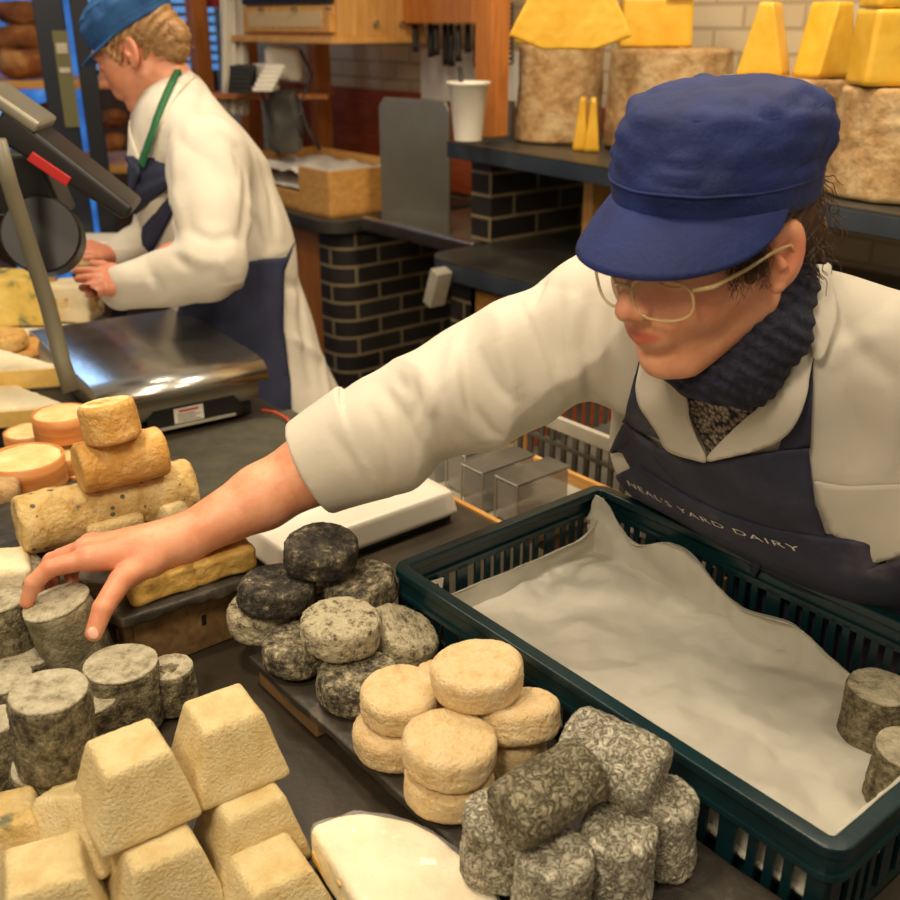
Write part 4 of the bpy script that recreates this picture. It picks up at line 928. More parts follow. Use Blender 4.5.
# ================================================================== BOXED SOFT CHEESES
def boxed(x, y, z, r, h, label, rot=(0, 0, 0)):
    t = thing('boxed_cheese', label, 'cheese', P(x, y, z), rot, 'soft cheeses in thin wooden bands')
    b = MB(); b.lathe([(r, -h/2), (r*1.01, 0), (r, h/2), (r-.002, h/2+.0005), (r-.003, h/2), (r-.003, -h/2)], 40, cap=False); b.build('wooden_band', M['thinwood'], t, smooth=True)
    v, f = drum_mesh(r-.0035, h*.93, .006, .003, int(x), n=44, asc=26); mesh_obj('cheese', v, f, M['creamtop'], t)
    return t
boxed(63, 424, .975, .048, .042, 'open soft cheese in an orange wooden band, highest of its group')
boxed(26, 470, .955, .060, .045, 'open soft cheese in an orange wooden band, biggest and nearest the yellow log')
boxed(30, 440, .925, .042, .035, 'soft cheese in a wooden band between brie and the highest banded one')
boxed(68, 462, .925, .046, .040, 'soft cheese in a reddish band below the highest one')
boxed(22, 500, .905, .054, .040, 'soft cheese in a band below the biggest one')
boxed(86, 478, .90, .040, .036, 'small banded cheese behind the tan log')
bx2 = MB(); bx2.box(-.21, .21, -.14, .14, 0, .035); tag(bx2.build('display_slab', M['slate'], bevel=.004, loc=W(-1.56, .30, ZC+.001), rot=(0, 0, RZ)), 'dark slab under the banded soft cheeses', 'slab')

# ================================================================== BRIE WEDGES, woman-2 side cheeses
def wedge(x, y, z, rz, R, ang, h, label, m='brierind'):
    t = thing('brie_wedge', label, 'cheese', P(x, y, z), (0, 0, rz), 'brie wedges')
    poly = [(0, 0)]+[(R*math.cos(q), R*math.sin(q)) for q in [math.radians(ang*i/6) for i in range(7)]]
    v, f = prism_mesh(poly, 0, h, .005, .004, .001, 1); fastobj('rind', v, f, M[m], t)
    q = math.radians(ang)
    for nm, (dx, dy) in (('cut_face', (1, 0)), ('cut_face', (math.cos(q), math.sin(q)))):
        b = MB(); px_, py_ = (dy, -dx) if nm and dx == 1 else (-dy, dx)
        b.prism([(dx*.008+px_*.0022, dy*.008+py_*.0022), (dx*R*.96+px_*.0022, dy*R*.96+py_*.0022), (dx*R*.96-px_*.002, dy*R*.96-py_*.002), (dx*.008-px_*.002, dy*.008-py_*.002)], .006, h-.006); b.build('cut_face', M['briepaste'], t)
    return t
wedge(64, 388, .93, math.radians(146), .24, 48, .048, 'upper white brie wedge beside the steel scale')
wedge(72, 425, .902, math.radians(142), .26, 50, .042, 'lower white brie wedge under the upper one')
b = MB(); b.box(-.14, .14, -.12, .12, 0, .04); tag(b.build('display_slab', M['slate'], bevel=.004, loc=P(5, 425, ZC+.001), rot=(0, 0, .2)), 'dark slab under the brie wedges', 'slab')
for k, (x, y, z, r, lab) in enumerate(((8, 352, .885, .085, 'lower round wooden board beside the scale arm'), )):
    b = MB(); b.lathe([(r, 0), (r+.003, .008), (r, .018)], 36); tag(b.build('wooden_board', M['pineX'], smooth=False, bevel=.003, loc=P(x, y, z)), lab, 'board')
o = put('flat_cheese', drum_mesh(.062, .035, .01, .002, 5, n=44), 'tanrind', 0, 340, .925, (0, 0, 0), 'flat tan cheese on the round wooden board', None)
tag(sheet('wrapping_paper', -2.75, -1.95, .22, .90, ZC+.006, .006, M['whitepaper'], 7), 'white wrapping paper spread under the blue cheese and the hands', 'paper')
put('blue_cheese', block_mesh(.17, .13, .125, .006, amp=.002, seed=31), 'bluevein', 18, 297, ZC+.078, (0, 0, .1), 'yellow blue-veined cheese block at the frame edge', None)
o = put('cut_cheese', block_mesh(.12, .10, .10, .01, amp=.003, seed=32), 'brierind', 74, 300, ZC+.065, (0, 0, -.1), 'pale cheese half with orange-marked rind beside the blue cheese', None)
v, f = block_mesh(.121, .101, .06, .006, amp=.003, seed=33); mesh_obj('side_rind', v, f, nmat('orange_marked_rind', [(.4, srgb(176, 120, 62)), (.55, srgb(226, 196, 140))], 30, .7), o, loc=(0, 0, -.012))
v, f = prism_mesh([(-.13, 0), (.02, -.07), (.13, -.05), (.13, .05), (0, .06)], 0, .035, .008, .004, .001, 2)
o = fastobj('cheese_slice', v, f, M['creamtop']); o.location = P(78, 262, ZC+.115); o.rotation_euler = (0, 0, .1); tag(o, 'flat pale cheese being wrapped under the far worker\'s hands', 'cheese')
b = MB(); b.box(-.12, .12, -.08, .08, 0, .10); tag(b.build('cheese_stand', M['whiteplastic'], bevel=.01, loc=P(82, 268, ZC+.008)-Vector((0, 0, 0))), 'white block supporting the flat pale cheese', 'stand')

# ================================================================== STEEL SCALE
sc = thing('weighing_scale', 'steel counter scale with flat platform and label window', 'scale', W(-2.248, .643, ZC+.001), (0, 0, RZ-math.radians(5)))
SL, SW = .50, .33
b = MB(); b.box(.02, SL-.03, .02, SW-.02, 0, .03); b.build('base', M['blackplastic'], sc, .006)
v, f = block_mesh(SL-.02, SW, .085, .03, amp=0, n=14); mesh_obj('housing', v, f, M['dullsteel'], sc, loc=(SL/2, SW/2, .068))
prof = [(-.005, .100), (.0, .113), (.02, .118), (SL-.05, .118), (SL-.015, .114), (SL+.004, .100), (SL+.008, .082)]
b = MB(); vs = [(x, y, z) for x, z in prof for y in (-.004, SW+.004)]; b.add(vs, [(2*i, 2*i+1, 2*i+3, 2*i+2) for i in range(len(prof)-1)]); o = b.build('platform', M['steel'], sc, smooth=True, solid=.004)
b = MB(); b.prism([(SW*.26, .012), (SW*.84, .012), (SW*.84, .038), (SW*.80, .056), (SW*.30, .056), (SW*.26, .040)], 0, .004, Matrix.Translation((SL-.013, 0, 0)) @ Matrix(((0, 0, 1, 0), (1, 0, 0, 0), (0, 1, 0, 0), (0, 0, 0, 1)))); wnd = b.build('label_window', M['blackplastic'], sc)
b = MB(); b.box(SL-.0085, SL-.0075, SW*.42, SW*.60, .022, .052); b.build('sticker', M['sticker'], sc)
b = MB(); b.box(SL-.0074, SL-.0070, SW*.45, SW*.57, .044, .048); b.build('sticker_print', M['red'], sc)
b = MB()
for k in range(4): b.box(SL-.0074, SL-.0070, SW*.44, SW*.58-.01*(k % 2), .025+k*.0045, .0265+k*.0045)
b.build('sticker_text', M['greycrate'], sc)
b = MB(); b.box(SL-.0085, SL-.0075, SW*.30, SW*.80, .013, .019); b.build('lower_strip', M['palegrey'], sc)
v, f = block_mesh(.30, .09, .07, .02, amp=0, n=10); mesh_obj('side_housing', v, f, M['blackplastic'], sc, loc=(SL-.2, -.045, .035))
# arm and display head
arm = MB(); pa = [PD(72, 392, 1.80), PD(62, 362, 1.80), PD(48, 305, 1.78), PD(26, 235, 1.72), (PD(10, 185, 1.66)), PD(-2, 140, 1.62)]
sinv = (Matrix.Translation(W(-2.248, .643, ZC+.001)) @ Matrix.Rotation(RZ-math.radians(5), 4, 'Z')).inverted()
arm.tube([sinv @ p for p in pa], [.016, .015, .0145, .014, .0135, .013], 12); arm.build('arm', nmat('beige_metal', [(.3, srgb(110, 104, 84)), (.7, srgb(130, 122, 100))], 4, .4), sc, smooth=True)
c = PD(75, 165, 1.75); Rm = Matrix.Translation(c) @ Matrix.Rotation(math.radians(8), 4, 'Z') @ Matrix.Rotation(math.radians(38), 4, 'Y')
Rl = sinv @ Rm
b = MB(); b.prism([(-.13, -.028), (.11, -.020), (.12, -.015), (.12, .008), (-.13, .026)], -.06, .06, Rl @ Matrix.Rotation(math.pi/2, 4, 'X')); hd = b.build('display_head', M['blackplastic'], sc, .008)
b = MB(); b.box(-.06, .012, -.0635, -.058, -.026, -.008, Rl); b.build('red_strip', M['red'], hd, .002)
b = MB(); b.box(-.17, -.07, -.065, .065, .018, .040, Rl); b.build('display_cap', M['dullsteel'], hd, .006)
b = MB(); b.lathe([(.02, -.035), (.066, -.035), (.07, -.03), (.07, .03), (.066, .035), (.02, .035)], 30, sinv @ Matrix.Translation(PD(44, 237, 1.85)) @ Matrix.Rotation(math.radians(70), 4, 'X') @ Matrix.Rotation(.2, 4, 'Y')); b.lathe([(.012, -.038), (.02, -.038), (.02, -.03)], 20, sinv @ Matrix.Translation(PD(44, 237, 1.83)) @ Matrix.Rotation(math.radians(70), 4, 'X')); b.build('printer_roll', M['blackplastic'], sc, smooth=False)
b = MB(); b.prism([(-.13, -.05), (.06, -.05), (.03, .06), (-.10, .06)], -.04, .04, sinv @ Matrix.Translation(PD(35, 185, 1.85)) @ Matrix.Rotation(math.pi/2, 4, 'X')); b.build('printer_body', M['blackplastic'], sc, .01)
# orange cable
b = MB(); b.tube([P(262, 410, ZC+.02), P(275, 412, ZC+.015), P(286, 418, ZC+.012), P(292, 425, ZC+.007)], .003, 6); tag(b.build('orange_cable', plain('orange_rubber', srgb(190, 70, 30), .5), smooth=True), 'orange cable curling from behind the steel scale', 'cable')
# rubber mat / strip on the counter
b = MB(); b.box(-1.72, -1.28, .50, .98, ZC+.0005, ZC+.004, UVM); tag(b.build('rubber_mat', nmat('dark_rubber', [(.3, srgb(58, 55, 44)), (.7, srgb(78, 74, 60))], 30, .8, .001, 120), bevel=.001), 'dark olive rubber mat between the steel scale and white scale', 'mat')

# ================================================================== WHITE SCALE
ws = thing('white_scale', 'low white plastic scale lying behind the ash cheeses', 'scale', W(-1.36, .60, ZC+.001), (0, 0, RZ))
v, f = block_mesh(.22, .33, .045, .008, taper=.06, amp=0, n=12); mesh_obj('body', v, f, M['whiteplastic'], ws, loc=(.14, .165, .035))
b = MB(); b.box(.04, .24, .01, .32, 0, .012); b.build('base', M['blackplastic'], ws, .003)
b = MB(); b.box(.045, .15, .06, .27, .0575, .062); b.build('weighing_plate', M['whiteplastic'], ws, .003)
v, f = block_mesh(.05, .05, .045, .012, amp=0, n=6); mesh_obj('side_knob', v, f, M['whiteplastic'], ws, loc=(.05, .345, .045))

# ================================================================== PEOPLE
def head_frame(psi, phi, roll=0):
    f = Vector((-math.sin(psi)*math.cos(phi), -math.cos(psi)*math.cos(phi), -math.sin(phi))); l = Vector((math.cos(psi), -math.sin(psi), 0)); u = f.cross(l)
    if roll: q = Matrix.Rotation(roll, 3, f); l = q @ l; u = q @ u
    return np.array([tuple(f), tuple(l), tuple(u)])   # rows are the axes
class Head:
    def __init__(s, c, fr): s.c = V3(c); s.R = fr
    def w(s, f, l, u): return Vector(tuple(s.c + np.array([f, l, u]) @ s.R))
    def sdf(s):
        e = lambda c, r: ell(c, r); K = cone
        cran = ell((-.008, 0, .040), (.096, .076, .088)); face = ell((.043, 0, -.018), (.056, .058, .086))
        cheeks = [ell((.052, q*.036, -.022), (.034, .026, .032)) for q in (1, -1)]
        jaw = [K((-.002, q*.050, -.050), (.060, q*.020, -.094), .020, .018) for q in (1, -1)]
        chin = ell((.072, 0, -.096), (.020, .022, .018))
        nose = [K((.094, 0, .014), (.116, 0, -.024), .0075, .0105), K((.108, .010, -.027), (.108, -.010, -.027), .0085, .0085), K((.088, 0, .02), (.1, 0, -.03), .012, .012)]
        brow = K((.080, .036, .030), (.080, -.036, .030), .016, .016)
        mouth = ell((.086, 0, -.054), (.018, .028, .022))
        def lip(y0, z0, r, bow):
            pts = [(-.023, -.0015, .45), (-.012, .001, .9), (0, 0 if bow else -.0008, 1), (.012, .001, .9), (.023, -.0015, .45)]
            xs = [.0875, .0965, .1005, .0965, .0875]
            return union([K((xs[i]+y0, pts[i][0], z0+pts[i][1]), (xs[i+1]+y0, pts[i+1][0], z0+pts[i+1][1]), r*pts[i][2], r*pts[i+1][2]) for i in range(4)], .002)
        ul = lip(.001, -.0505, .0045, True); ll = lip(-.0005, -.0595, .0055, False)
        eyes = [ell((.082, q*.0325, .006), (.0145, .0155, .0125)) for q in (1, -1)]
        sock = [ell((.104, q*.034, .008), (.016, .018, .013)) for q in (1, -1)]
        nostr = [ell((.112, q*.0065, -.036), (.004, .0032, .004)) for q in (1, -1)]
        ears = []
        for q in (1, -1):
            a = math.radians(-14); Ro = np.array([[math.cos(a), 0, math.sin(a)], [0, 1, 0], [-math.sin(a), 0, math.cos(a)]])
            b_ = math.radians(22*q); R2 = np.array([[math.cos(b_), -math.sin(b_), 0], [math.sin(b_), math.cos(b_), 0], [0, 0, 1]]).T
            o = ell((-.006, q*.080, .002), (.019, .008, .032), Ro@R2); i = ell((-.001, q*.089, .004), (.0115, .0075, .021), Ro@R2)
            ears.append((o, i, K((.004, q*.078, -.026), (.003, q*.077, -.022), .007, .006), K((.004, q*.084, -.004), (.008, q*.079, .006), .005, .004)))
        neck = K((-.020, 0, -.03), (-.035, 0, -.13), .055, .057)
        fr = s.R; c0 = s.c
        def f(pw):
            p = (pw-c0)@fr.T
            d = smin(cran(p), face(p), .03)
            for g in jaw: d = smin(d, g(p), .02)
            for g in cheeks: d = smin(d, g(p), .018)
            d = smin(d, chin(p), .014); d = smin(d, brow(p), .014); d = smin(d, mouth(p), .012)
            for g in sock: d = smax(d, -g(p), .012)
            for g in eyes: d = smin(d, g(p), .004)
            d = smin(d, nose[2](p), .010); d = smin(d, nose[0](p), .008); d = smin(d, nose[1](p), .006)
            for g in nostr: d = smax(d, -g(p), .003)
            d = smin(d, ul(p), .0025); d = smin(d, ll(p), .0025)
            d = smin(d, neck(p), .025)
            for o, i, lob, trg in ears:
                e_ = smax(o(p), -i(p), .004); e_ = smin(e_, lob(p), .004); e_ = smin(e_, trg(p), .003); d = smin(d, e_, .004)
            return d
        return f
    def tint(s, v):
        p = (v-s.c)@s.R.T
        F_, L_2, U_ = p.T
        lips = np.clip(1-(np.hypot((U_+.055+.0012*np.cos(L_2*120))/.0092, L_2/.0265))**4, 0, 1)*(F_ > .07)
        r = lips*.75
        for c, rad, a in (((.075, .045, -.022), .032, .32), ((.075, -.045, -.022), .032, .32), ((.112, 0, -.024), .018, .35), ((-.006, .083, 0), .035, .35), ((-.006, -.083, 0), .035, .35), ((.07, 0, -.1), .03, .15)):
            r = np.maximum(r, a*np.exp(-np.sum((p-np.array(c))**2, 1)/rad**2*1.5))
        g = np.zeros(len(v))
        for q in (1, -1):
            g = np.maximum(g, .75*(F_ > .07)*np.exp(-((U_-.029-.004*np.cos((L_2-q*.03)*60))/.0032)**2-((L_2-q*.036)/.016)**4))
            g = np.maximum(g, .9*(F_ > .078)*np.exp(-((U_+.0005-(L_2-q*.032)**2*9)/.0011)**2-((L_2-q*.0325)/.0135)**6))
        return r, g
def fingers(ch, wrist, k1=.007):
    """ch: list of chains [(point, radius)...]; wrist (point, radius). Palm from wrist to the first joint of each chain"""
    palm = [cone(wrist[0], c[0][0], wrist[1], c[0][1]*1.12) for c in ch[:-1]]
    palm += [cone(ch[i][0][0], ch[i+1][0][0], ch[i][0][1], ch[i+1][0][1]) for i in range(len(ch)-2)]
    pf = union(palm, k1); fs = []
    for c in ch: fs.append(union([cone(c[i][0], c[i+1][0], c[i][1], c[i+1][1]) for i in range(len(c)-1)], .002))
    th = cone(wrist[0], ch[-1][0][0], wrist[1]*.8, ch[-1][0][1]*1.2); web = cone(ch[-1][0][0], ch[0][0][0], ch[-1][0][1]*.9, ch[0][0][1]*.8)
    def f(p):
        d = smin(pf(p), th(p), .012); d = smin(d, web(p), .012)
        for g in fs: d = smin(d, g(p), .0045)
        return d
    return f
def chain(*q): return [(PD(x, y, d), r) for x, y, d, r in q]
def person(label, loc): return thing('person', label, 'person', loc)

# ------------------------------------------------------------------ near worker
p1 = person('person in white coat, blue cap and glasses, reaching across to grip a cheese', (0, 0, 0))
H1 = Head(PD(710, 240, .95), head_frame(math.radians(53), math.radians(14), math.radians(-3)))
nb = W(-.565, .935, 1.30); SR = PD(612, 322, 1.20); SLh = W(-.365, 1.03, 1.285)
E1 = PD(440, 404, 1.265); CF = PD(312, 469, 1.29); WR = PD(182, 540, 1.245)
E2 = PD(938, 508, 1.10); WR2 = PD(1125, 600, 1.0)
spine = (W(-.57, .94, 1.30)-W(-.565, 1.20, .92)).normalized(); Aax = np.array([tuple(A2), tuple(spine), tuple(spine.cross(A2))]).T
hand1 = fingers([
    chain((90, 558, 1.183, .0130), (50, 568, 1.168, .0108), (33, 583, 1.166, .0097), (27, 602, 1.170, .0083)),
    chain((87, 550, 1.205, .0130), (52, 561, 1.212, .0108), (41, 577, 1.222, .0097), (38, 595, 1.228, .0083)),
    chain((91, 546, 1.226, .0125), (60, 557, 1.240, .0105), (52, 574, 1.247, .0094), (53, 590, 1.246, .0080)),
    chain((99, 547, 1.243, .0115), (77, 559, 1.258, .0095), (71, 574, 1.260, .0085), (73, 587, 1.255, .0075)),
    chain((146, 562, 1.212, .0175), (121, 580, 1.178, .0140), (103, 608, 1.154, .0122), (94, 633, 1.147, .0100))], (WR, .027), .009)
hand1b = fingers([
    chain((1170, 650, .90, .0125), (1180, 678, .875, .010), (1185, 700, .87, .0085)),
    chain((1185, 642, .91, .0125), (1200, 672, .885, .010), (1205, 696, .88, .0085)),
    chain((1199, 636, .92, .012), (1217, 664, .90, .010), (1223, 686, .895, .0083)),
    chain((1211, 632, .935, .011), (1231, 655, .92, .0092), (1237, 674, .915, .0078)),
    chain((1145, 630, .94, .016), (1141, 655, .91, .012), (1145, 674, .895, .0100))], (WR2, .026))
hf1 = H1.sdf()
core = union([ell(W(-.583, 1.035, 1.165), (.150, .16, .095), Aax), ell(W(-.57, 1.15, .99), (.135, .15, .095), Aax), cone(nb, W(-.58, 1.02, 1.2), .055, .06), cone(nb, SR, .045, .05), cone(nb, SLh, .045, .05)], .03)
armR = union([cone(SR, E1, .05, .042), cone(E1, CF, .044, .045), cone(CF, PD(262, 497, 1.28), .045, .041), cone(PD(262, 497, 1.28), WR, .041, .0275)], .012)
armL = union([cone(SLh, E2, .05, .042), cone(E2, WR2, .042, .027)], .012)
def body1(p):
    d = smin(core(p), hf1(p), .012); d = smin(d, armR(p), .02); d = smin(d, armL(p), .02); d = smin(d, hand1(p), .010); d = smin(d, hand1b(p), .010); return d
handc = V3(PD(80, 580, 1.2))
def tint1(v):
    r, g = H1.tint(v)
    dd = np.linalg.norm(v-handc, axis=1); r = np.maximum(r, .30*np.clip(1-dd/.10, 0, 1)*(v[:, 0] < -.2)+.12*(v[:, 0] < -.15)*np.clip(.5+.5*vnoise(v, 30), 0, 1))
    return r, g*(v[:, 0] > 0)
bd1 = sdf_obj('body', body1, (-.56, .55, .78), (.98, 1.42, 1.66), .0021, M['skin'], p1, tint=tint1)
# coat
ax_arm = V3((CF-E1).normalized())
seg = [ell(W(-.634, 1.030, 1.160), (.246, .185, .135), Aax), ell(W(-.57, 1.16, .985), (.185, .19, .122), Aax), cone(W(-.80, 1.055, 1.062), W(-.50, 1.055, 1.062), .078, .080), cone(W(-.57, 1.20, .95), W(-.57, 1.21, .62), .155, .17)]
shl = [cone(nb-Vector((0, 0, .02)), SR, .068, .074), cone(nb-Vector((0, 0, .02)), SLh, .068, .076), cone(W(-.60, 1.0, 1.2), SR, .10, .075)]
slvR = [cone(SR, PD(530, 355, 1.235), .074, .072), cone(PD(530, 355, 1.235), PD(475, 386, 1.255), .072, .070), cone(PD(475, 386, 1.255), PD(390, 428, 1.28), .070, .074), cone(PD(390, 428, 1.28), CF, .073, .060)]
slvL = [cone(SLh, E2, .078, .074), cone(E2, WR2, .074, .055)]
cA, cB = PD(374, 437, 1.28), PD(311, 469, 1.29); cdir = V3((cB-cA).normalized()); cBn = V3(cB)
fq = {n: V3(PD(*q)) for n, q in dict(a=(455, 400, 1.2), b=(420, 410, 1.2), c=(505, 372, 1.2), d=(560, 350, 1.15)).items()}
def coat1(p):
    d = seg[0](p)
    for g in seg[1:]: d = smin(d, g(p), .05)
    for g in shl: d = smin(d, g(p), .05)
    a = slvR[0](p)
    for g in slvR[1:]: a = smin(a, g(p), .02)
    l = smin(slvL[0](p), slvL[1](p), .02)
    d = smin(d, a, .035); d = smin(d, l, .030)
    # cloth folds: broad waves, plus creases across the sleeve near the elbow and armpit
    q = p@np.array([[1.0, .25, 0], [.0, 1.0, .3], [.35, 0, 1.0]])
    fold = vnoise(q, 13, 3)*.005+np.abs(vnoise(q*np.array([1, 1, .6]), 19, 7))*-.012+.004
    t = (p-fq['a'])@ax_arm; w_ = np.exp(-np.sum((p-fq['a'])**2, 1)/.012)
    fold += w_*.012*(np.abs(np.sin(t*38+3*vnoise(p, 9, 2)+p[:, 2]*22))-.6)
    w2 = np.exp(-np.sum((p-fq['d'])**2, 1)/.012); fold += w2*.011*(np.abs(np.sin((p[:, 2]*.5-p[:, 0]*.9)*36+2*vnoise(p, 10, 1)))-.6)
    d = d+fold
    # turned-back cuff, open at the end
    tc_ = (p-cBn)@cdir; cuff = np.linalg.norm((p-cBn)-tc_[:, None]*cdir, axis=1)-(.0645+.0030*vnoise(p, 22, 4)-tc_*.19)
    cuff = smax(cuff, np.abs(tc_+.040)-.042, .004)
    d = np.minimum(d, cuff)
    hole = np.linalg.norm((p-cBn)-tc_[:, None]*cdir, axis=1)-(.057-.0*tc_); hole = np.maximum(hole, -(tc_+.05))
    d = smax(d, -hole, .003)
    d = np.maximum(d, tc_-.002+0*d) if False else np.where(np.linalg.norm(p-cBn, axis=1) < .16, smax(d, tc_-.002, .003), d)
    return d
cr_defs = [  # crease lines on the coat: points, depth (+ groove, - ridge), width
    ([(457, 337), (452, 362), (455, 393), (464, 417), (482, 438)], -.0075, .010), ([(467, 345), (464, 365), (467, 393), (476, 413), (492, 430)], .006, .007),
    ([(413, 383), (417, 400), (415, 412), (408, 425)], .0065, .007), ([(422, 378), (428, 400), (426, 416)], -.006, .008), ([(432, 412), (441, 436), (455, 456)], .006, .007),
    ([(387, 394), (400, 410), (412, 436), (418, 460)], .006, .007), ([(398, 376), (406, 392)], .005, .007), ([(470, 405), (488, 430), (500, 436)], .006, .006),
    ([(517, 298), (527, 320), (537, 347), (547, 377), (556, 398)], .0045, .004), ([(500, 340), (506, 362), (520, 390)], -.005, .009), ([(480, 352), (492, 380), (512, 402)], .0055, .007),
    ([(560, 290), (556, 330), (560, 365)], .005, .008), ([(590, 300), (586, 340), (590, 390), (597, 450)], .005, .007), ([(575, 300), (572, 350), (580, 400), (594, 445)], -.005, .009),
    ([(612, 300), (610, 350), (618, 400)], .0045, .007), ([(545, 280), (530, 305)], .005, .007), ([(372, 408), (385, 440), (392, 478)], .004, .005),
    ([(830, 300), (860, 350), (900, 380)], .005, .010), ([(822, 370), (850, 345), (880, 335)], -.005, .010), ([(840, 250), (880, 262), (905, 275)], .003, .004), ([(850, 400), (858, 440), (852, 478)], .004, .009), ([(885, 390), (890, 440), (886, 480)], -.004, .010),
    ([(330, 432), (352, 462), (366, 490)], .003, .008)]
def creased(base, defs, T):
    segs = []
    for pts, a, s in defs:
        q = [V3(cast(T, x, y, 0)[0]) for x, y in smooth_line(pts)]
        segs += [(q[i], q[i+1], a, s, i, len(q)-1) for i in range(len(q)-1)]
    groups = {}
    for pts_i, (pts, a, s) in enumerate(defs): groups[pts_i] = (np.array([V3(cast(T, x, y, 0)[0]) for x, y in smooth_line(pts)]), a, s)
    def f(p):
        d = base(p)
        for Q, a, s in groups.values():
            m = np.all((p > Q.min(0)-.03) & (p < Q.max(0)+.03), axis=1) & (np.abs(d) < .05)
            if not m.any(): continue
            pp = p[m]; best = np.full(len(pp), 1e9); n = len(Q)-1; wt = np.zeros(len(pp))
            for i in range(n):
                ab = Q[i+1]-Q[i]; t = np.clip(((pp-Q[i])@ab)/(ab@ab+1e-12), 0, 1); r = np.linalg.norm(pp-Q[i]-t[:, None]*ab, axis=1)
                k = r < best; best[k] = r[k]; wt[k] = ((i+t)/n)[k]
            d[m] += a*np.exp(-(best/s)**2)*np.sin(np.pi*np.clip(wt, .04, .96))**.5
        return d
    return f
def smooth_line(p, n=4):
    out = []; P_ = [p[0]]+list(p)+[p[-1]]
    for i in range(1, len(P_)-2):
        a, b, c, d = [Vector(P_[i+j]) for j in (-1, 0, 1, 2)]
        for q in range(n):
            t = q/n; v = .5*((2*b)+(c-a)*t+(2*a-5*b+4*c-d)*t*t+(3*b-a-3*c+d)*t**3); out.append((v.x, v.y))
    return out+[tuple(p[-1])]
def rough_bvh(f, lo, hi, h):
    v, q = mesher(f, lo, hi, h, lev=2); return BVHTree.FromPolygons([tuple(x) for x in v], [tuple(int(i) for i in x) for x in q])
T0 = rough_bvh(coat1, (-.32, .55, .64), (.98, 1.60, 1.46), .008)
coat1c = creased(coat1, cr_defs, T0)
co1 = sdf_obj('coat', coat1c, (-.32, .55, .64), (.98, 1.60, 1.46), .0034, M['coat'], p1)
T1 = bvh(co1)
def torso1(p):
    d = seg[0](p)
    for g in seg[1:]: d = smin(d, g(p), .05)
    return d
def skirt1(p):
    d = torso1(p)-.012+vnoise(p*np.array([1, 1, .5]), 16, 4)*.003
    U_ = p[:, 0]*A2.x+p[:, 1]*A2.y; V_ = p[:, 0]*B2.x+p[:, 1]*B2.y
    d = smax(d, p[:, 2]-(1.090-.02*np.cos((U_+.62)*9)-.9*np.clip(-.755-U_, 0, 1)), .004); return np.maximum(smax(d, V_-1.17, .01), .70-p[:, 2])
skt = sdf_obj('apron_skirt', skirt1, (-.2, .60, .68), (.90, 1.60, 1.14), .0042, M['apron'], p1)
# trousers and shoes behind the counter
tr1 = union([cone(W(-.65, 1.2, .85), W(-.66, 1.18, .12), .10, .065), cone(W(-.48, 1.2, .85), W(-.47, 1.18, .12), .10, .065), ell(W(-.565, 1.2, .86), (.16, .12, .12))], .03)
sdf_obj('trousers', lambda p: tr1(p)+vnoise(p, 20)*.003, (.2, .85, .06), (.95, 1.6, 1.0), .009, M['blackplastic'], p1)
for u in (-.66, -.47):
    v, f = block_mesh(.11, .28, .09, .035, amp=.001, n=10, taper=.2); mesh_obj('shoe', v, f, M['blackplastic'], p1, loc=W(u, 1.12, .05), rot=(0, 0, RZ))
# sweater, lapels, bib
mk, nt, bs = newmat('grey_knit'); co = coords(nt, False); vv = tex(nt, co, 190, kind='VORONOI'); nt.links.new(ramp(nt, vv, [(.1, srgb(196, 184, 166)), (.55, srgb(120, 108, 96)), (.8, srgb(40, 36, 34))]), bs.inputs['Base Color']); bs.inputs['Roughness'].default_value = .95; bump(nt, bs, vv, .004); M['knit'] = mk
drape('sweater', [(655, 335), (672, 370), (696, 420), (714, 456), (734, 432), (784, 384), (806, 345), (745, 320)], T1, .003, .004, mk, p1, 5)
bib = drape('apron', [(629, 415), (642, 427), (660, 440), (688, 452), (715, 455), (745, 451), (780, 444), (811, 441), (813, 470), (818, 500), (829, 528), (847, 554), (870, 562), (905, 552), (930, 560), (930, 680), (760, 640), (640, 590), (585, 540), (601, 490), (612, 455)], T1, .006, .0035, M['apron'], p1, 6, smooth_iter=6)
drape('apron_strap', [(645, 345), (634, 385), (626, 418), (664, 436), (655, 400), (660, 350)], T1, .005, .003, M['apron'], p1, 5)
drape('apron_strap', [(779, 446), (811, 444), (812, 400), (814, 330), (800, 330), (792, 400)], T1, .005, .003, M['apron'], p1, 5)
def lft(cx, cy, a, s): return lambda x, y: a*math.exp(-((x-cx)**2+(y-cy)**2)/s**2)
drape('lapel', smoothpoly([(655, 335), (645, 360), (643, 384), (650, 402), (664, 420), (675, 443), (698, 452), (715, 453), (702, 424), (692, 388), (672, 345)], 4), T1, .012, .003, M['coat'], p1, 5, lift=lft(672, 400, .008, 30))
drape('lapel', smoothpoly([(715, 454), (733, 429), (764, 398), (786, 374), (802, 330), (815, 290), (818, 330), (811, 362), (801, 400), (784, 428), (752, 446)], 4), T1, .012, .003, M['coat'], p1, 5, lift=lft(790, 400, .008, 30))
drape('collar', smoothpoly([(812, 215), (824, 232), (830, 290), (829, 352), (812, 362), (803, 335), (800, 280), (802, 225)], 4), T1, .016, .003, M['coat'], p1, 5, smooth_iter=6)
drape('pocket', [(814, 478), (850, 484), (905, 481), (925, 482), (925, 545), (880, 560), (857, 556), (832, 530), (820, 502)], T1, .003, .0025, M['coat'], p1, 6)
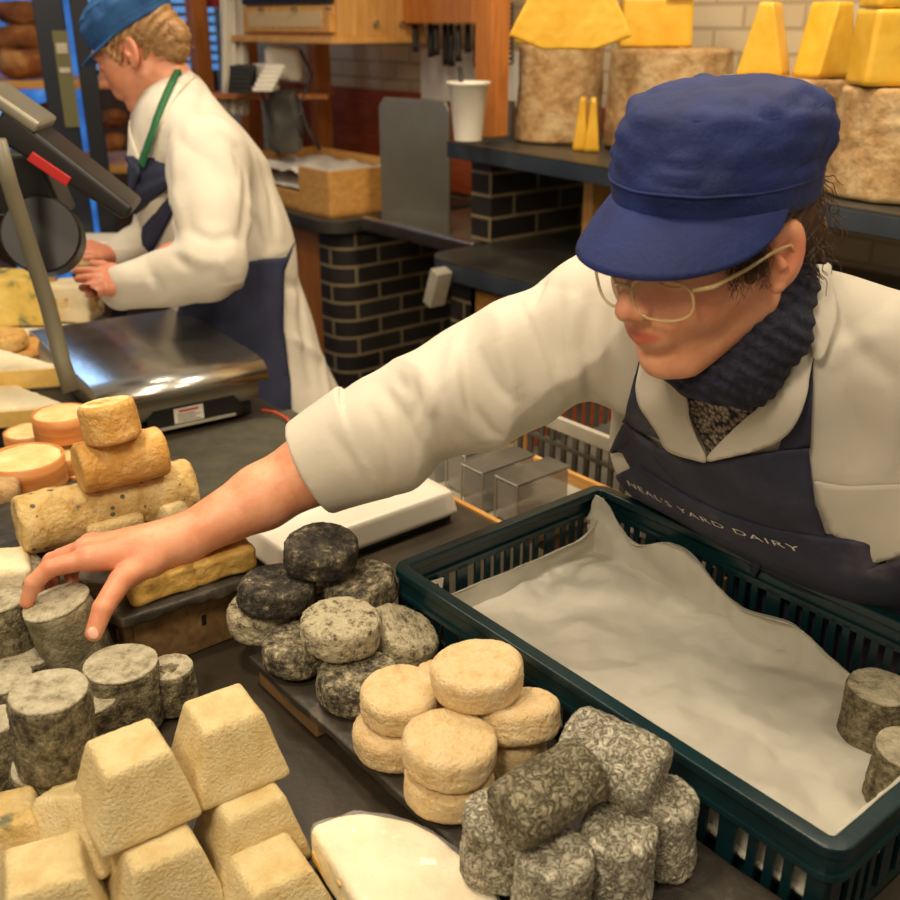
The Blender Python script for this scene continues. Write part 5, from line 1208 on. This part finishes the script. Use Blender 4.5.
# apron lettering along the lower edge of the bib
Tb = bvh(bib, co1, skt)
v, f = text_mesh("NEAL'S YARD DAIRY", 1.0, 1.15)
xw = max(p.x for p in v); base = [(637, 513), (672, 528), (706, 541), (750, 553), (791, 561)]
def bl_(t):
    q = t*(len(base)-1); i = min(int(q), len(base)-2); r = q-i; a, b = base[i], base[i+1]; return a[0]+(b[0]-a[0])*r, a[1]+(b[1]-a[1])*r, (b[1]-a[1])/(b[0]-a[0])
vs = []
for p in v:
    t_ = p.x/xw; q0 = W(-.800+.276*t_-p.y*.002, .3, 1.026+.022*t_+p.y*.0130); hh = Tb.ray_cast(q0, B2); vs.append(hh[0]-B2*.0016 if hh[0] else q0+B2*.66)
mesh_obj('lettering', vs, f, M['lettering'], bib, smooth=False)
# scarf
ring_ = [PD(*q) for q in ((682, 352, 1.04), (702, 362, 1.00), (740, 362, .985), (768, 334, .972), (783, 286, .985), (778, 255, 1.06), (760, 262, 1.14), (705, 300, 1.12))]
scf = union([cone(ring_[i], ring_[(i+1) % 8], .034 if i in (1, 2, 3) else .028, .036 if i in (0, 1, 2) else .028) for i in range(8)]+[cone(PD(735, 372, .985), PD(748, 378, .99), .03, .03)], .02)
sdf_obj('scarf', lambda p: scf(p)+.0016*np.sin((p[:, 2]*1.0+p[:, 0]*.55-p[:, 1]*.2)*420+9*vnoise(p, 14, 2))+.005*vnoise(p*np.array([.6, 1, 1.4]), 26, 3), (.12, .70, 1.15), (.56, 1.22, 1.50), .0026, M['scarf'], p1)
# hair: mass behind and beside the ear, plus loose curls
hc = ell((-.014, 0, .036), (.100, .083, .092)); hb = ell((-.080, .012, -.012), (.034, .050, .045))
def hairf(H, nape=True):
    def f(pw):
        p = (pw-H.c)@H.R.T
        d = smin(hc(p), hb(p), .02)
        sb = np.minimum(cone((.045, .070, .03), (.030, .073, -.012), .010, .005)(p), cone((.045, -.070, .03), (.030, -.073, -.012), .010, .005)(p))
        # keep face and ears clear
        d = smax(d, (p[:, 0]-.030-.5*np.clip(p[:, 2]-.02, 0, 1)), .008); d = smax(d, -ell((-.002, .082, .000), (.024, .03, .034))(p), .006); d = smax(d, -ell((-.002, -.082, .000), (.024, .03, .034))(p), .006)
        d = smin(d, sb, .01)
        return d+.0028*np.sin((p[:, 0]*.8+p[:, 2]*.9)*260+6*vnoise(p, 22, 4))+.003*vnoise(p, 55, 2)
    return f
def box_of(H, e=.16): c = H.c; return (c[0]-e, c[1]-e, c[2]-e), (c[0]+e, c[1]+e, c[2]+e)
hr = sdf_obj('hair', hairf(H1), *box_of(H1), .0024, M['hairbrown'], p1)
b = MB(); rn = random.Random(3)
def curl(b, p0, d0, L, rad, turns, r=.0007):
    d0 = d0.normalized(); x = d0.orthogonal().normalized(); y = d0.cross(x); ph = rn.random()*6
    b.tube([p0+d0*(L*t)+(x*math.cos(ph+t*turns*6.28)+y*math.sin(ph+t*turns*6.28))*rad*t+Vector((0, 0, -.012*t*t)) for t in [i/12 for i in range(13)]], [r*(1-.6*i/12) for i in range(13)], 4, caps=False)
for i in range(170):
    a = rn.random(); F0 = -.10+rn.random()*.05; L0 = .02+rn.random()*.05; U0 = .045-rn.random()*.09
    curl(b, H1.w(F0, L0, U0), Vector(tuple(np.array([-.4+rn.uniform(-.6, .5), .5, -.3+rn.uniform(-.6, .6)])@H1.R)), .010+rn.random()*.012, .003, 1.5)
for i in range(120):
    F0 = .015+rn.random()*.045; U0 = .040-rn.random()*.035
    curl(b, H1.w(F0, .078-abs(F0-.02)*.25, U0), Vector(tuple(np.array([rn.uniform(-.2, .5), .25, -1+rn.uniform(-.3, .3)])@H1.R)), .008+rn.random()*.012, .003, 1.3)
b.build('loose_curls', M['hairbrown'], hr, smooth=True)
# cap
def cap(H, m, parent, rings, visor, tilt=-.16, seed=1, seam=True, off=(0, 0, 0), amp=.004):
    n = 84; vs = []; fs = []
    c_ = []
    for k, (a, b_, cc, u) in enumerate(rings):
        for j in range(n):
            q = 2*math.pi*j/n; F_ = cc+a*math.cos(q); L_3 = b_*math.sin(q); U_ = u+tilt*F_
            am = amp*min(1, max(0, (u-rings[0][3])/.035)); w_ = nz((F_*1.0, L_3, u), 22, seed)*am+abs(nz((F_, L_3, u*2), 34, seed+3))*am*1.2
            s_ = 1+w_/.1; vs.append(H.w(F_*s_+off[0], L_3*s_+off[1], U_+w_*.6+off[2]))
    k = len(rings); fs = [(i*n+j, i*n+(j+1) % n, (i+1)*n+(j+1) % n, (i+1)*n+j) for i in range(k-1) for j in range(n)]+[tuple(range((k-1)*n, k*n))]
    o = mesh_obj('cap', vs, fs, m, parent); d = o.modifiers.new('s', 'SOLIDIFY'); d.thickness = .002; d.offset = 1
    # visor
    a, b_, cc, u0 = rings[0]; out, drop, half, thk = visor; vv = []; ff = []; nn, mm = 48, 10
    for i in range(nn+1):
        q = math.radians(-half+2*half*i/nn); e = max(0, math.cos(q*90/half))**.55
        for j in range(mm+1):
            t = j/mm; F_ = cc+(a-.001)*math.cos(q)+out*e*t*math.cos(q*.55); L_3 = (b_+.001)*math.sin(q)+out*e*t*math.sin(q*.55)*.7
            U_ = u0+.004+tilt*F_-drop*e*t*(1+.25*t)-.012*e*t*(math.sin(q)**2); vv.append(H.w(F_+off[0], L_3+off[1], U_+off[2]))
            if i < nn and j < mm: c = i*(mm+1)+j; ff.append((c, c+mm+1, c+mm+2, c+1))
    vo = mesh_obj('visor', vv, ff, m, o); d = vo.modifiers.new('s', 'SOLIDIFY'); d.thickness = thk; d.offset = 0
    if seam:
        for kk, r in ((seam[0], .0016), (seam[1], .0012)):
            b = MB(); b.tube([vs[kk*n+j]+Vector(tuple(np.array([math.cos(2*math.pi*j/n), math.sin(2*math.pi*j/n), 0])@H.R))*.0015 for j in range(n)], r, 6, closed=True); b.build('seam', m, o, smooth=True)
    return o
def crown(prof, sub=4):
    out = []
    for i in range(len(prof)-1):
        for j in range(sub):
            t = j/sub; out.append(tuple(prof[i][q]+(prof[i+1][q]-prof[i][q])*t for q in range(4)))
    return out+[prof[-1]]
rings1 = crown([(.100, .085, -.010, .044), (.100, .085, -.011, .066), (.101, .086, -.018, .085), (.100, .087, -.024, .103), (.091, .080, -.026, .122), (.085, .075, -.026, .128), (.064, .056, -.026, .136), (.033, .030, -.026, .140), (.004, .004, -.026, .142)])
cap(H1, M['capblue'], p1, rings1, (.052, .036, 84, .003), tilt=.14, seam=(4, 18), amp=.007)
# glasses
gl1 = bpy.data.objects.new('glasses', None); link(gl1, p1)
fr_ = {}
for q in (1, -1):
    loop = []
    for i in range(28):
        t = 2*math.pi*i/28; cx, sx = math.cos(t), math.sin(t); se = lambda v: math.copysign(abs(v)**.72, v)
        l_ = q*.034+.0255*se(cx); u_ = -.008+.0205*se(sx); loop.append(H1.w(.117-abs(l_)**2*6.5+u_*.10, l_, u_))
    b = MB(); b.tube(loop, .0015, 8, closed=True); b.build('rim', M['goldframe'], gl1, smooth=True)
    mesh_obj('lens', loop+[sum(loop, Vector())/28], [(i, (i+1) % 28, 28) for i in range(28)], M['lens'], gl1)
    b = MB(); b.tube([H1.w(.096, q*.061, .004), H1.w(.085, q*.074, .006), H1.w(.05, q*.080, .009), H1.w(.012, q*.084, .014), H1.w(-.004, q*.086, .013), H1.w(-.016, q*.084, -.004)], [.0024, .0022, .0018, .0016, .0016, .0018], 8); b.build('temple', M['goldframe'], gl1, smooth=True)
b = MB(); b.tube([H1.w(.1165, .010, .000), H1.w(.120, 0, .004), H1.w(.1165, -.010, .000)], .0021, 8); b.build('bridge', M['goldframe'], gl1, smooth=True)
# thumb nail and index nail
def nail(x, y, d, sx, sy, ang, parent, T):
    p, n = cast(T, x, y, .0002); mb = MB(); mb.lathe([(.0001, .0012)]+[(math.sin(a), math.cos(a)*.0012) for a in [i/6*1.5 for i in range(1, 7)]], 20, cap=False)
    tq = n.to_track_quat('Z', 'Y').to_matrix().to_4x4(); Mx = Matrix.Translation(p) @ tq @ Matrix.Rotation(ang, 4, 'Z') @ Matrix.Diagonal((sx, sy, 1, 1)); mb.v = [Mx @ v for v in mb.v]
    return mb.build('fingernail', M['nail'], parent, smooth=True)
Th = bvh(bd1)
nail(93, 633, 0, .0058, .0072, .5, bd1, Th)

# ------------------------------------------------------------------ far worker
p2 = person('person in white coat with green apron strap, working behind the steel scale', (0, 0, 0))
H2 = Head(PD(141, 52, 2.30), head_frame(math.radians(92), math.radians(24)))
D = lambda x, y, d: PD(x, y, d)
hf2 = H2.sdf()
nb2 = D(172, 110, 2.34)
handN = fingers([
    chain((103, 273, 2.10, .012), (88, 271, 2.085, .010), (77, 271, 2.08, .0085)), chain((102, 278, 2.08, .012), (88, 278, 2.065, .010), (78, 279, 2.06, .0085)),
    chain((103, 284, 2.07, .012), (90, 286, 2.05, .010), (82, 288, 2.045, .008)), chain((105, 290, 2.065, .011), (94, 293, 2.05, .009), (87, 296, 2.045, .008)),
    chain((112, 271, 2.13, .014), (103, 266, 2.15, .012), (93, 264, 2.16, .0095))], (D(122, 287, 2.12), .026))
handF = fingers([
    chain((98, 249, 2.45, .012), (85, 246, 2.45, .010), (75, 243, 2.45, .0085)), chain((98, 252, 2.43, .012), (86, 250, 2.42, .010), (77, 248, 2.42, .0085)),
    chain((99, 255, 2.41, .012), (88, 254, 2.40, .010), (80, 253, 2.395, .008)), chain((101, 258, 2.40, .011), (92, 258, 2.38, .009), (85, 258, 2.375, .008)),
    chain((105, 252, 2.47, .014), (98, 247, 2.49, .012), (90, 243, 2.50, .0095))], (D(116, 256, 2.46), .026))
core2 = union([cone(nb2, D(195, 170, 2.38), .055, .12), cone(D(195, 170, 2.38), D(225, 260, 2.42), .12, .13), cone(D(175, 262, 2.14), D(122, 287, 2.12), .038, .026), cone(D(205, 155, 2.24), D(218, 258, 2.14), .05, .042), cone(D(218, 258, 2.14), D(175, 262, 2.14), .042, .038),
    cone(D(180, 145, 2.50), D(165, 235, 2.54), .05, .042), cone(D(165, 235, 2.54), D(116, 256, 2.46), .042, .026)], .02)
def body2(p): d = smin(hf2(p), core2(p), .02); return smin(smin(d, handN(p), .008), handF(p), .008)
bd2 = sdf_obj('body', body2, tuple(np.array(V3(D(135, 160, 2.35)))-np.array([.32, .42, .52])), tuple(np.array(V3(D(135, 160, 2.35)))+np.array([.48, .45, .42])), .0042, M['skin2'], p2, tint=lambda v: (lambda rg: (np.maximum(rg[0], .28*(v[:, 2] < 1.2)), rg[1]))(H2.tint(v)))
seg2 = [cone(D(178, 96, 2.34), D(182, 128, 2.36), .060, .09), cone(D(180, 128, 2.36), D(200, 185, 2.38), .095, .150), cone(D(200, 185, 2.38), D(222, 245, 2.42), .155, .150), cone(D(222, 245, 2.42), D(273, 430, 2.53), .150, .170), cone(D(273, 430, 2.53), D(276, 500, 2.64), .170, .165),
        cone(D(178, 130, 2.30), D(205, 160, 2.24), .075, .085), cone(D(168, 130, 2.42), D(176, 150, 2.52), .075, .08)]
slv2 = [cone(D(207, 160, 2.22), D(212, 215, 2.17), .092, .080), cone(D(212, 215, 2.17), D(214, 262, 2.13), .080, .070), cone(D(214, 262, 2.13), D(165, 279, 2.13), .068, .055), cone(D(165, 279, 2.13), D(122, 288, 2.12), .055, .044), cone(D(176, 150, 2.5), D(160, 235, 2.55), .08, .06), cone(D(160, 235, 2.55), D(122, 254, 2.47), .055, .042)]
def coat2(p):
    d = seg2[0](p)
    for g in seg2[1:]: d = smin(d, g(p), .06)
    a = slv2[0](p)
    for g in slv2[1:4]: a = smin(a, g(p), .02)
    c = smin(slv2[4](p), slv2[5](p), .02); d = smin(smin(d, a, .02), c, .02)
    q = p@np.array([[1.0, .2, 0], [.0, 1.0, .2], [.4, 0, .7]])
    return d+vnoise(q, 14, 3)*.006-np.abs(vnoise(q, 25, 7))*.007+vnoise(p*np.array([1, 1, .25]), 34, 1)*.005*(p[:, 2] < 1.1)
c0 = V3(D(220, 250, 2.35))
T02 = rough_bvh(coat2, tuple(c0-np.array([.42, .50, .62])), tuple(c0+np.array([.50, .50, .52])), .014)
coat2c = creased(coat2, [([(166, 140), (162, 175), (170, 215), (176, 235)], .012, .014), ([(176, 150), (176, 185), (184, 215)], -.008, .016), ([(238, 150), (247, 180), (246, 215), (240, 240)], .014, .014), ([(215, 130), (235, 150), (240, 175)], .008, .012),
    ([(190, 230), (212, 240), (236, 236)], .010, .012), ([(186, 250), (205, 262), (232, 258)], -.008, .014), ([(172, 255), (190, 268)], .008, .010), ([(150, 272), (160, 290), (158, 300)], .007, .010), ([(262, 165), (272, 200), (275, 240)], .009, .014),
    ([(250, 210), (262, 235), (270, 255)], .008, .012), ([(205, 90), (200, 115), (195, 135)], .006, .012), ([(300, 280), (304, 330), (312, 385)], .010, .016), ([(318, 330), (324, 370), (330, 405)], -.008, .014)], T02)
co2 = sdf_obj('coat', coat2c, tuple(c0-np.array([.42, .50, .62])), tuple(c0+np.array([.50, .50, .52])), .0060, M['coat'], p2)
def tor2(p):
    d = seg2[0](p)
    for g in seg2[1:]: d = smin(d, g(p), .06)
    return d
_v, _f = mesher(tor2, tuple(c0-np.array([.42, .50, .62])), tuple(c0+np.array([.50, .50, .52])), .012)
T2 = BVHTree.FromPolygons([tuple(x) for x in _v], [tuple(int(i) for i in x) for x in _f])
drape('apron_bib', smoothpoly([(128, 158), (137, 163), (148, 170), (139, 198), (138, 226), (157, 250), (150, 262), (125, 264), (115, 235), (112, 195), (120, 172)], 3), T2, .022, .004, M['apron2'], p2, 5)
drape('apron_skirt', [(184, 304), (214, 280), (240, 262), (262, 258), (281, 257), (289, 242), (280, 272), (281, 330), (288, 380), (292, 430), (240, 430), (190, 400), (175, 340)], T2, .014, .004, M['apron2'], p2, 6)
drape('neck_tape', [(183, 66), (176, 70), (163, 100), (152, 135), (141, 166), (148, 170), (158, 140), (168, 108), (178, 82)], T2, .009, .003, M['green'], p2, 4, back=2.25)
drape('collar', smoothpoly([(186, 70), (168, 100), (150, 140), (143, 158), (128, 120), (120, 128), (122, 165), (140, 172), (160, 130), (182, 92), (196, 78)], 3), T2, .004, .003, M['coat'], p2, 5, back=2.3)
c0 = V3(D(276, 480, 2.62)); tr2 = union([cone(c0, c0*np.array([1, 1, 0])+np.array([-.03, -.05, .12]), .09, .065), cone(c0, c0*np.array([1, 1, 0])+np.array([.05, .12, .12]), .09, .065)], .03)
sdf_obj('trousers', tr2, (c0[0]-.2, c0[1]-.3, .05), (c0[0]+.3, c0[1]+.35, c0[2]+.12), .012, M['blackplastic'], p2)
for dy, dx in ((-.05, 0), (.12, .05)):
    v, f = block_mesh(.28, .11, .09, .035, amp=.001, n=10); mesh_obj('shoe', v, f, M['blackplastic'], p2, loc=(c0[0]+dx-.05, c0[1]+dy, .05))
hr2 = sdf_obj('hair', hairf(H2), *box_of(H2), .0034, M['hairblond'], p2)
v, f = drum_mesh(.034, .05, .02, .004, 9, n=30, asc=40); mesh_obj('hair_bun', v, f, M['hairblond'], hr2, loc=H2.w(-.100, .02, .0), rot=(0, 1.2, 0))
b = MB()
for i in range(90):
    F0 = -.105+rn.random()*.13; U0 = .045-rn.random()*.08
    if -.03 < F0 < .02 and U0 < .03: U0 = .035
    curl(b, H2.w(F0, .080, U0), Vector(tuple(np.array([-1, .1, rn.uniform(-.5, .1)])@H2.R)), .03+rn.random()*.02, .004, 1, .0010)
b.build('loose_strands', M['hairblond'], hr2, smooth=True)
rings2 = crown([(.102, .086, -.006, .044), (.106, .090, -.008, .065), (.112, .098, -.012, .088), (.106, .092, -.014, .112), (.082, .072, -.014, .130), (.045, .040, -.014, .138), (.004, .004, -.014, .140)])
cap(H2, M['capblue2'], p2, rings2, (.040, .004, 80, .004), tilt=-.12, seam=(3, 12), seed=4, amp=.007)
